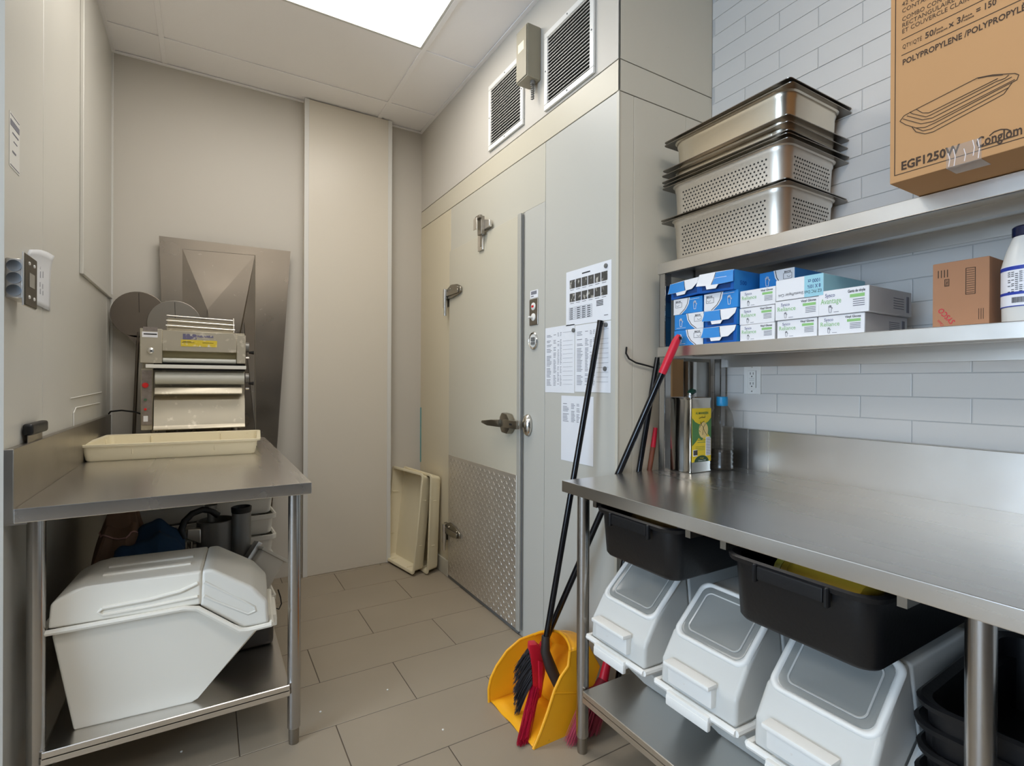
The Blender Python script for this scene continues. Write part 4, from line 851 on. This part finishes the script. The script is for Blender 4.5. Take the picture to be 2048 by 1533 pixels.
dirn = (T-S).normalized(); G().tube([S-dirn*0.01, T-dirn*0.14], 0.0120, 14).done('handle', polem, t)
g = G(); g.tube([T-dirn*0.15, T-dirn*0.14, T-dirn*0.03, T-dirn*0.012, T], [0.0135, 0.0145, 0.0150, 0.012, 0.006], 12); gr = g.done('grip', redp, t)
G().box(-0.004, 0.004, -0.016, 0.016, -0.005, 0.005).done('hang_hole', dark, gr, xf=Matrix.Translation(T-dirn*0.014))
YH = 1.600; hp_ = [at(px, py, 1, YH) for px, py in ((1059, 1291), (1073, 1290), (1088, 1304), (1092, 1320), (1090, 1349), (1083, 1397), (1069, 1402), (1066, 1373), (1064, 1335), (1058, 1305))]
side = Vector((0.35, 0.9, 0)).normalized()
g = G(); g.ext(hp_, side*0.038, 0.007, 2); g.done('head', redp, t)
g = G(); g.tube([S-dirn*0.035, S+dirn*0.035], [0.021, 0.0165], 12); g.done('socket', redp, t)
g = G(); g.ext([p+Vector((0, -0.004, 0)) for p in (at(1076, 1322, 1, YH), at(1086, 1324, 1, YH), at(1083, 1375, 1, YH), at(1077, 1385, 1, YH))], (0, 0.006, 0), 0.002, 1); g.done('head_ridge', redp, t)
def hair(n, src, dst, r_, m_, name, seed, off=0.034):
    rnd = random.Random(seed); g = G()
    for i in range(n):
        p = src(rnd)+side*rnd.uniform(0.002, off); q = dst(rnd); mid = p*0.5+q*0.5+Vector((rnd.uniform(-0.003, 0.003), 0, 0.004)); q.z = max(q.z, 0.003)
        g.tube([p, mid, q], [r_, r_, r_*0.45], 4, False)
    return stuff(g.done(name, m_, t))
hair(260, lambda k: at(k.uniform(1065, 1081), k.uniform(1372, 1398), 1, YH), lambda k: (lambda u: at(1034+22*u+k.uniform(-2, 2), 1494-10*abs(u-0.4)+k.uniform(-14, 3), 1, 1.475+k.uniform(-0.01, 0.02)))(k.random()), 0.0017, redb, 'red_bristles', 5)
def dsrc(k): 
    v = k.random(); k.v = v; return at(1061+4*v, 1300+70*v, 1, YH)
hair(280, dsrc, lambda k: at(1028+k.uniform(-3, 8)+6*abs(k.v-0.4), 1338+95*k.v+k.uniform(-8, 8), 1, 1.60+k.uniform(0, 0.03)), 0.0015, blkb, 'black_bristles', 6)
t = thing('broom', 'second black-handled broom behind the table leg, red bristles on the floor', 'broom')
yy = 1.4335
S = at(1214, 1330, 1, 1.432); T = at(1315, 716, 1, 1.434)
G().tube([S, T], 0.0105, 12).done('handle', polem, t)
E2 = at(1206, 1362, 1, 1.428); G().tube([S+(S-T).normalized()*-0.02, E2], [0.014, 0.018], 12).done('socket', redp, t)
g = G(); g.tube([E2, at(1190, 1395, 1, 1.42)], [0.020, 0.026], 10); g.box(1.14, 1.27, 1.390, 1.43, 0.110, 0.150, 0.012, 2); g.done('head', mat('dark_red', (120, 18, 36), 0.5), t)
bristles((1.19, 1.405, 0.13), (1.12, 1.40, 0.004), (0.055, 0, 0), (0, 0.016, 0), 260, 0.0016, mat('faded_red', (168, 56, 76), 0.6), 'bristles', t, 1.15)
t = thing('floor_tool', 'wooden-handled tool with red grip standing behind the second broom', 'tool')
T = at(1311, 856, 1, 1.436); M1 = at(1306, 895, 1, 1.436); M2 = at(1294, 972, 1, 1.437); E3 = at(1238, 1345, 1, 1.437)
G().tube([T, M1], [0.008, 0.010], 10).done('grip', redp, t); G().tube([M1, M2], 0.0095, 10).done('shaft', brownw, t); G().tube([M2, E3, E3+(E3-M2)*0.40], [0.0095, 0.011, 0.011], 10).done('lower_shaft', polem, t)

# ------------------------------------------------------------------ two cream dough trays leaning in the corner
def dtray(lab, loc, rot, hx, hy, h, group=None, solid_rim=True):
    t = thing('dough_tray', lab, 'tray', loc, group=group, rot=rot)
    g = G(); g.rr([(0, 0, hx-0.028, hy-0.028, 0.015, 0.0), (0, 0, hx-0.022, hy-0.022, 0.018, 0.006), (0, 0, hx-0.012, hy-0.012, 0.02, h-0.012), (0, 0, hx, hy, 0.022, h-0.010), (0, 0, hx+0.001, hy+0.001, 0.022, h-0.002), (0, 0, hx-0.004, hy-0.004, 0.02, h), (0, 0, hx-0.016, hy-0.016, 0.018, h-0.004), (0, 0, hx-0.026, hy-0.026, 0.015, 0.005)], 5)
    g.done('tray_body', trayc, t)
    for s_ in (-1, 1):
        for x in (-hx*0.45, hx*0.45): bx('rib', trayc, t, x-0.003, x+0.003, s_*(hy-0.02)-0.006, s_*(hy-0.02)+0.006, h*0.35, h-0.011, 0.002, 1)
        for y in (-hy*0.5, hy*0.5): bx('rib', trayc, t, s_*(hx-0.02)-0.006, s_*(hx-0.02)+0.006, y-0.003, y+0.003, h*0.35, h-0.011, 0.002, 1)
    return t
dtray('cream dough tray resting in front of the dough sheeter on the left table', (-0.098, 2.865, 0.9005), (0, 0, R(-4.5)), 0.332, 0.232, 0.072)
# leaning: long axis up (local x up), open side toward -x and the camera
def lean(lab, org, yaw, tilt, grp):
    # local z (open side) points to the aisle, local x points up
    up = Vector((math.sin(tilt), 0, math.cos(tilt))); op = Vector((-math.cos(tilt), 0, math.sin(tilt))); yd = op.cross(up)
    M = Matrix((up, yd, op)).transposed(); M = Matrix.Rotation(yaw, 3, 'Z')@M
    return dtray(lab, org, M.to_euler(), 0.318, 0.205, 0.085, grp)
lean('cream dough tray leaning in the corner by the cooler, its hollow side showing', (1.205, 3.315, 0.322), R(10), R(6), 'dough trays leaning in the corner')
lean('cream dough tray leaning in the corner, the one against the cooler wall', (1.285, 3.285, 0.322), R(6), R(2), 'dough trays leaning in the corner')

# ------------------------------------------------------------------ steel sheet and peels leaning behind the left table
t = thing('steel_sheet', 'large leaning stainless steel sheet with a creased inner panel behind the sheeter', 'sheet')
YS = 3.455
def SH(px, py, dy=0): 
    q = at(px, py, 1, YS); k = 0.09*(1-min(1, q.z/2.05)); q = at(px, py, 1, YS-k-dy); return q
g = G(); g.ext([SH(318, 472), SH(581, 503), SH(556, 870), SH(538, 1100), SH(340, 1100), SH(324, 650)], (0, 0.0025, 0)); g.done('sheet', sheetm, t, smooth=0)
for i, q in enumerate((([365, 498], [510, 511], [415, 620]), ([365, 498], [415, 620], [365, 860]), ([510, 511], [487, 640], [510, 860]), ([415, 620], [510, 511], [487, 640], [487, 860], [440, 860]))):
    g = G(); base = [SH(a, b, 0.0015) for a, b in q]
    cen = sum(base, Vector())/len(base)
    base2 = [p-Vector((0, 0.004+0.012*((a-365)*(510-a) > 0 and 1 or 0)*((b-505) > 20 and 1 or 0), 0)) for p, (a, b) in zip(base, q)]
    vs = [g._v(p) for p in base2]; g.bm.faces.new(vs); g.done('creased_panel', sheetm, t, smooth=0, solid=0.001)
g = G(); g.tube([SH(365, 498, 0.006), SH(510, 511, 0.006), SH(511, 860, 0.006)], 0.0025, 6); g.done('panel_fold', steeld, t)
peelm = mat('peel_steel', (116, 107, 97), 0.45, 1, var=0.06, vscale=8)
def peel(lab, cpx, cpy, r, bx_, by_, y, m_=peelm):
    t = thing('pizza_peel', lab, 'peel', at(bx_, by_, 1, y)); o0 = at(bx_, by_, 1, y); c = at(cpx, cpy, 1, y)-o0
    G().lathe([(r-0.002, -0.001), (r, 0.0), (r-0.002, 0.001)], (0, 0, 0), 40, 1).done('blade', m_, t, smooth=0, xf=Matrix.Translation(c))
    d = c.normalized(); n0 = c-d*(r+0.035)
    G().ext([c-d*r*0.9+Vector((-r*0.42, -0.001, 0)), n0+Vector((-0.010, -0.001, 0)), n0+Vector((0.010, -0.001, 0)), c-d*r*0.9+Vector((r*0.42, -0.001, 0))], (0, 0.002, 0)).done('blade_neck', m_, t)
    G().tube([c-d*r*0.75-Vector((0, 0.005, 0)), c-d*(r+0.04)-Vector((0, 0.005, 0))], [0.004, 0.006], 8).tube([c-d*(r+0.02), Vector((0, 0, 0))], 0.008, 10).done('handle', m_, t)
    g = G(); g.ext([c+Vector((-0.002, -0.0022, r*0.9)), c+Vector((0.0, -0.0022, r*0.98)), c+Vector((0.002, -0.0022, r*0.1)), c+Vector((-0.0, -0.0022, r*0.1))], (0, 0.0005, 0)); g.done('blade_crease', dark, t, smooth=0)
    return t
peel('round steel pizza peel leaning in the corner left of the sheeter', 278, 630, 0.125, 258, 1100, 3.415)
peel('round steel peel disc half hidden behind the top of the sheeter', 350, 648, 0.128, 356, 1100, 3.405, mat('steel_light', (142, 136, 127), 0.45, 1))

# ------------------------------------------------------------------ dough sheeter
SY = 3.14
t = thing('dough_sheeter', 'floury stainless dough sheeter standing on the left table', 'machine', (0, SY, 0.9005))
def SP(px, py): q = at(px, py, 1, SY); return q.x, q.z-0.9005
x0, zb = SP(281, 862); x1 = SP(491, 858)[0]; ztop = SP(281, 657)[1]; xm = SP(306, 800)[0]
zs = lambda py: SP(385, py)[1]
bx('housing', flourd, t, x0+0.004, x1-0.004, 0.03, 0.225, zb, zs(662), 0.003, 1)
bx('side_cover', flourd, t, x0, xm, -0.002, 0.20, zb, zs(738), 0.003, 1)
ho = G(); # hood with the window cut out
zh0, zh1 = zs(726), ztop
wx0, wx1, wz0, wz1 = SP(325, 700)[0], SP(473, 700)[0], zs(726), zs(704)
for a, b, c, d in ((x0-0.002, wx0, zh0-0.006, zh1), (wx1, x1-0.002, zh0, zh1-0.014), (wx0, wx1, wz1, zh1-0.006)): ho.box(a, b, -0.020, 0.028, c, d, 0.002, 1)
ho.done('hood', flourd, t)
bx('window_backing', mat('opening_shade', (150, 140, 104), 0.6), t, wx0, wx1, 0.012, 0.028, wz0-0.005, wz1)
G().tube([(wx0+0.002, 0.0, zs(722)), (wx1-0.002, 0.0, zs(722))], 0.012, 14).done('upper_roller', rollm, t)
bx('guard_bar', white, t, SP(293, 734)[0], x1-0.001, -0.055, -0.020, zs(738), zs(731), 0.003, 2)
bx('roller_recess', dark, t, xm+0.002, x1-0.004, -0.001, 0.032, zs(742), zs(726))
zr = zs(757); G().tube([(xm+0.010, -0.010, zr), (x1-0.008, -0.010, zr)], 0.031, 24).done('lower_roller', rollm, t)
g = G(); g.ext([(xm+0.008, -0.030, zs(776)), (xm+0.008, -0.045, zs(788)), (xm+0.008, 0.03, zs(788)), (xm+0.008, 0.03, zs(772))], (x1-xm-0.026, 0, 0), 0.002, 1); g.done('scraper_tray', flourd, t)
g = G(); g.ext([(xm+0.004, 0.03, zs(790)), (xm+0.004, -0.001, zs(800)), (xm+0.004, -0.020, zs(850)), (xm+0.004, -0.040, zs(856)), (xm+0.004, -0.038, zb+0.001), (xm+0.004, 0.03, zb)], (x1-xm-0.008, 0, 0), 0.002, 1); g.done('discharge_chute', flourd, t)
cp = bx('control_panel', stick, t, x0+0.004, xm-0.004, -0.005, -0.001, zs(848), zs(742), 0.001, 1)
for py, r_, m_ in ((771, 0.013, redbtn), (800, 0.006, grnbtn), (819, 0.006, redbtn)):
    q = SP(291, py); G().lathe([(r_, -0.004), (r_*1.05, -0.012), (r_*0.8, -0.016)], (q[0], 0, q[1]), 18, 1).done('button', m_, cp)
o = bx('control_text', labelw, cp, SP(287, 845)[0], SP(296, 845)[0], -0.0056, -0.005, zs(841), zs(830))
q = SP(302, 702); G().lathe([(0.014, -0.020), (0.0145, -0.024), (0.012, -0.026)], (q[0], 0, q[1]), 20, 1).done('badge', chrome, t)
bx('rating_sticker', stick, t, SP(287, 660)[0], SP(316, 660)[0], -0.0212, -0.020, zs(667), zs(659)); s2 = bx('warning_sticker', labelw, t, SP(285, 670)[0], SP(316, 670)[0], -0.0212, -0.020, zs(679), zs(668.5))
lines(s2, 'barcode', inkk, (SP(288, 672)[0], -0.0212, zs(674)), PX, UZ, [(0.0, 0.055, 0, 0.006)])
lines(t, 'blue_sticker', mat('worn_blue', (104, 100, 128), 0.5, dirt=((206, 198, 186), 60, 0.5)), (SP(366, 670)[0], -0.0202, zs(680)), PX, UZ, [(0, 0.060, 0, 0.028), (0.062, 0.135, 0.012, 0.024)], 0.0008)
o = bx('yellow_sticker', yst, t, SP(362, 690)[0], SP(434, 690)[0], -0.0212, -0.020, zs(694), zs(681)); lines(o, 'print', inkk, (SP(364, 690)[0], -0.0212, zs(688)), PX, UZ, [(0.0, 0.055, 0.003, 0.005), (0.005, 0.04, 0.008, 0.010), (0.09, 0.14, 0.004, 0.006)])
for py in (691, 756):
    k_ = G(); k_.tube([(x1-0.002, 0.02, zs(py)), (x1+0.016, 0.02, zs(py))], [0.028, 0.026], 20); kb = k_.done('roller_dial', greym, t)
    G().tube([(x1+0.016, 0.02, zs(py+11)), (x1+0.040, 0.02, zs(py+11))], [0.006, 0.010], 8).done('dial_knob', dark, kb)
    G().tube([(x1, 0.0, zs(py+22)), (x1+0.016, 0.0, zs(py+22))], 0.006, 8).done('spring_pin', chrome, kb)
g = G(); cx0, cx1 = SP(332, 640)[0], SP(469, 640)[0]
for i, (py, dy) in enumerate(((656, 0.10), (645, 0.13), (634, 0.16))):
    z = zs(py)
    g.ext([(cx0, dy-0.03, z-0.022), (cx0, dy-0.035, z), (cx0, dy, z+0.004), (cx0, dy+0.03, z-0.02)], (cx1-cx0, 0, -0.004))
g.done('infeed_chute', flourd, t)
g = G()
for py, dy in ((652, 0.062), (641, 0.09), (630, 0.12)): g.tube([(cx0-0.004, dy, zs(py)+0.002), (cx1+0.004, dy, zs(py)-0.006)], 0.0026, 6)
g.tube([(cx1, 0.12, zs(628)), (cx1, 0.06, zs(660))], 0.0026, 6); g.done('chute_bar', steelx, t)
for x in (x0+0.05, x1-0.05):
    for y in (0.03, 0.19): G().lathe([(0.014, 0), (0.016, 0.004), (0.012, 0.02), (0.012, zb+0.004)], (x, y, 0), 14).done('foot', steeld, t)
q = at(222, 826, 1, 3.35); 
G().tube([(x0+0.01, 0.05, zs(829)), (x0-0.03, 0.06, zs(823)), (x0-0.085, 0.08, zs(820)), (q.x, 0.20, zs(824)), (XL+0.012, 0.24, zs(829))], 0.004, 8).done('power_cord', dark, t)

# ------------------------------------------------------------------ on and near the left wall
t = thing('control_box', 'steel electrical box with a dark cover plate on the left wall edge', 'control box', (XL, 1.812, 1.50))
bx('box', steelx, t, 0.0005, 0.034, 0.0, 0.10, -0.052, 0.052, 0.002, 1)
for z in (0.032, 0.0, -0.032): G().lathe([(0.0145, 0.0), (0.015, -0.0012), (0.0125, -0.0006)], (0.017, 0, z), 20, 1).done('knockout', mat('bluish_steel', (110, 114, 118), 0.42, 1), t)
pl = bx('cover_plate', mat('cover_dark', (84, 78, 68), 0.4, 0.5), t, 0.034, 0.040, -0.004, 0.106, -0.068, 0.068, 0.002, 1); bx('plate_edge', steelx, t, 0.0335, 0.0375, -0.006, 0.108, -0.070, 0.070, 0.001, 1)
bx('display', mat('display_grey', (150, 146, 136), 0.3), pl, 0.040, 0.0412, 0.03, 0.078, -0.016, 0.022, 0.0005, 1)
for y, z in ((0.03, 0.046), (0.075, 0.046), (0.03, -0.044), (0.075, -0.044)): G().lathe([(0.005, 0.040), (0.004, 0.0425)], (0, y, z), 10, 0).done('screw', white, pl)
o = G().grid(lambda u, v: (XL+0.0015+0.010*(v**6)+0.004*math.sin(u*3), 1.97+0.28*u, 1.462+0.145*v+0.045*u*v+0.006*math.sin(u*4)*v), 10, 10).done('taped_paper', paperm, solid=0.0006)
tag(o, 'curling white paper taped to the left wall behind the electrical box', 'paper')
lines(o, 'handwriting', inkg, (XL+0.0065, 2.11, 1.50), (0, 0, 1), (0, -1, 0), [(0.0, 0.016, 0.0, 0.002), (0.022, 0.036, 0.003, 0.005), (0.05, 0.07, -0.002, 0.0), (0.076, 0.10, 0.002, 0.004), (0.0, 0.014, -0.03, -0.028), (0.02, 0.035, -0.028, -0.026), (0.055, 0.075, -0.03, -0.028)])
o = bx('wall_sticker', whitep, None, XL+0.0002, XL+0.001, 1.84, 1.925, 1.80, 1.945); tag(o, 'small faded printed sticker high on the left wall', 'sticker')
lines(o, 'print', inkg, (XL+0.001, 1.843, 1.803), (0, 1, 0), UZ, [(0.004, 0.078, 0.108, 0.124), (0.004, 0.078, 0.136, 0.138), (0.02, 0.07, 0.09, 0.094), (0.03, 0.06, 0.07, 0.073), (0.02, 0.05, 0.04, 0.045), (0.004, 0.078, 0.002, 0.004)])
t = thing('bench_scraper', 'black-handled bench scraper tucked behind the back edge of the left table', 'scraper', (-0.4345, 2.03, 1.088))
G().rr([(0, 0, 0.001, 0.075, 0.001, -0.115), (0, 0, 0.001, 0.075, 0.001, 0.0)], 2).done('blade', steeld, t)
g = G(); g.box(-0.010, 0.014, -0.085, 0.085, -0.012, 0.022, 0.009, 3); g.done('handle', blackp, t)
g = G(); g.tube([(XL+0.003, 2.60, 1.105), (XL+0.003, 2.64, 1.125), (XL+0.003, 3.18, 1.125)], 0.002, 6); g.tube([(XL+0.003, 2.55, 1.165), (XL+0.003, 3.22, 1.175)], 0.002, 6); g.tube([(XL+0.003, 2.60, 1.105), (XL+0.003, 2.60, 1.055)], 0.002, 6)
tag(g.done('bent_wire', white), 'thin bent white wire on the left wall just above the table', 'wire')

# ------------------------------------------------------------------ under the left table
NT = ['topmost white dough box stacked at the back under the left table', 'white dough box second from the top under the left table', 'white dough box third from the top under the left table', 'white dough box fourth from the top under the left table', 'white dough box fifth from the top under the left table', 'bottom white dough box of the stack under the left table']
proto = None
for i in range(6):
    z = 0.2125+0.0895*(5-i)
    if proto is None:
        t = thing('dough_box', NT[i], 'box', (-0.02, 2.63, z), R(3), 'dough boxes stacked under the left table')
        hx, hy, h = 0.275, 0.195, 0.094
        g = G(); g.rr([(0, 0, hx-0.024, hy-0.024, 0.018, 0.0), (0, 0, hx-0.018, hy-0.018, 0.02, 0.006), (0, 0, hx-0.012, hy-0.012, 0.02, h-0.030), (0, 0, hx, hy, 0.022, h-0.026), (0, 0, hx+0.001, hy+0.001, 0.022, h-0.008), (0, 0, hx-0.006, hy-0.006, 0.02, h-0.006), (0, 0, hx-0.012, hy-0.012, 0.02, h-0.010), (0, 0, hx-0.022, hy-0.022, 0.018, 0.008)], 4)
        g.done('box_body', dbox, t)
        bx('end_rib', dbox, t, hx-0.02, hx-0.004, -0.03, 0.03, 0.012, h-0.026, 0.004, 1)
        proto = t
    else:
        t = copy_tree(proto); t.location = (-0.02+random.uniform(-0.006, 0.006), 2.63+random.uniform(-0.006, 0.006), z); t['label'] = NT[i]
# processor feed head: two grey tubes with an arched lever
t = thing('processor_head', 'grey food processor feed head with black arched lever behind the large white bin', 'machine', (0, 2.33, 0.2125))
def RP(px, py): q = at(px, py, 1, 2.33); return q.x, q.z-0.2125
a, b = RP(432, 1040); a2, b2 = RP(481, 1020)
G().lathe([(0.085, 0.0), (0.085, 0.10), (0.066, 0.20), (0.066, b+0.0), (0.060, b+0.002), (0.060, b-0.12)], (a, 0.0, 0), 28).done('feed_hopper', greym, t)
G().lathe([(0.040, 0.24), (0.036, 0.25), (0.034, b2), (0.030, b2), (0.030, b2-0.08)], (a2+0.002, -0.03, 0), 24).done('feed_tube', greym, t)
G().lathe([(0.030, b2-0.01), (0.036, b2+0.0), (0.037, b2+0.018), (0.033, b2+0.020), (0.030, b2+0.004)], (a2+0.002, -0.03, 0), 24).done('pusher', blackp, t)
la = [RP(*p) for p in ((370, 1068), (364, 1052), (370, 1036), (385, 1022), (405, 1015), (422, 1018), (436, 1028))]
G().tube([(x, -0.075+0.008*i, z) for i, (x, z) in enumerate(la)], [0.012]*7, 10).done('lever', blackp, t)
G().ext([(RP(376, 1050)[0], -0.07, RP(376, 1050)[1]), (RP(402, 1050)[0], -0.07, RP(402, 1050)[1]), (RP(402, 1078)[0], -0.07, RP(402, 1078)[1]), (RP(374, 1070)[0], -0.07, RP(374, 1070)[1])], (0, 0.03, 0), 0.003, 1).done('pivot_bracket', steelx, t)
x_ = RP(383, 1080)[0]; G().tube([(x_, -0.05, 0.003), (x_, -0.05, b-0.06)], 0.006, 8).tube([(x_-0.018, -0.05, 0.003), (x_-0.018, -0.05, b-0.06)], 0.006, 8).done('support_rod', chrome, t)
G().lathe([(0.012, b+0.0), (0.014, b+0.05)], (RP(422, 1030)[0], -0.02, 0), 12).lathe([(0.022, b+0.048), (0.022, b+0.064)], (RP(422, 1030)[0], -0.02, 0), 14).done('lever_hub', greym, t)
G().lathe([(0.058, b-0.03), (0.058, b-0.026)], (a, 0, 0), 24).done('pusher_plate', blackp, t)
# tilted grey container with a wire handle, right of the large bin
t = thing('grey_container', 'pale grey box-shaped container lying tilted beside the large white bin', 'container', (0.185, 2.25, 0.50), rot=(R(-8), R(38), R(14)))
bx('container_body', mat('container_grey', (178, 172, 160), 0.4, var=0.05, vscale=6), t, -0.055, 0.055, -0.06, 0.06, -0.10, 0.06, 0.012, 3)
bx('lid_edge', mat('container_grey', (178, 172, 160)), t, -0.062, 0.062, -0.066, 0.066, 0.05, 0.062, 0.004, 2)
bx('clasp', steelx, t, -0.075, -0.055, -0.03, 0.01, 0.0, 0.075, 0.004, 2)
cp2 = [at(a, b, 1, 2.16) for a, b in ((556, 1180), (561, 1195), (563, 1208), (558, 1219), (548, 1216), (543, 1205))]
t2 = thing('wire_handle', 'thin black wire loop at the right of the large white bin', 'wire'); G().tube(cp2, 0.0025, 6).done('loop', dark, t2)
t = thing('slicer_base', 'dark grey machine base on the shelf behind the tilted container', 'machine', (0.13, 2.22, 0.2125))
bx('base_body', mat('machine_dark', (74, 70, 66), 0.4, 0.4), t, -0.10, 0.10, -0.04, 0.09, 0, 0.16, 0.02, 3); G().lathe([(0.05, 0.16), (0.05, 0.20), (0.03, 0.21)], (0, 0.02, 0), 20).done('motor_cap', blackp, t)
# flour bag and blue cloth
t = thing('flour_bag', 'crumpled brown paper bag behind the large white bin under the left table', 'bag', (-0.275, 2.30, 0.213))
def bagf(u, v):
    a = u*2*math.pi; w = 1-0.55*max(0, v-0.62)/0.38; k = 1+0.07*math.sin(7*a+6*v)+0.05*math.sin(11*a-9*v)
    ca, sa = math.cos(a), math.sin(a); sx = abs(ca)**0.6*math.copysign(1, ca); sy = abs(sa)**0.6*math.copysign(1, sa)
    return (0.085*sx*k*w+0.02*v, 0.12*sy*k*(w if v < .9 else w*0.4), 0.56*v+0.01*math.sin(5*a)*v)
G().grid(bagf, 40, 20).done('bag_body', bagm, t, solid=0.001)
G().tube([(bagf(k/40, 0.86)[0]*1.03, bagf(k/40, 0.86)[1]*1.03, bagf(k/40, 0.86)[2]) for k in range(16, 37)], 0.0025, 6).done('bag_string', mat('pinkish_trim', (170, 130, 124), 0.7), t)
def clothf(u, v):
    x = -0.10+0.20*u; y = -0.09+0.18*v; z = 0.012*math.sin(9*u+3*v)+0.010*math.sin(14*v+2)-0.07*(abs(u-0.5)*1.6)**2-0.06*(1-v)**2*2+0.004*math.sin(23*u)
    return (x, y, z)
o = G().grid(clothf, 30, 24).done('blue_cloth', towel, solid=0.003); o.location = (-0.165, 2.20, 0.708)
tag(o, 'crumpled dark blue cloth bundled on the paper bag under the left table', 'cloth')
o2 = G().grid(blob(0.075, 0.07, 0.135, 0.12, 12), 26, 16).done('flour_sack', mat('sack', (96, 80, 72), 0.8, var=0.2, vscale=14, bump=0.5, bscale=16)); o2.location = (-0.145, 2.235, 0.55)
tag(o2, 'dark crumpled sack under the blue cloth below the left table', 'bag')
# crumbs on the floor
for i, ((a, b), lab) in enumerate(zip(((641, 1425), (775, 1381), (886, 1461), (363, 1505)), ('white crumb on the floor nearest the left table leg', 'white crumb in the middle of the floor tiles', 'white crumb on the floor left of the dustpan', 'white crumb on the floor under the left table'))):
    q = at(a, b, 2, 0.0); tag(G().lathe([(0.003, 0), (0.0045, 0.002), (0.002, 0.004)], (q.x, q.y, 0.0), 7).done('crumb', white), lab, 'crumb')
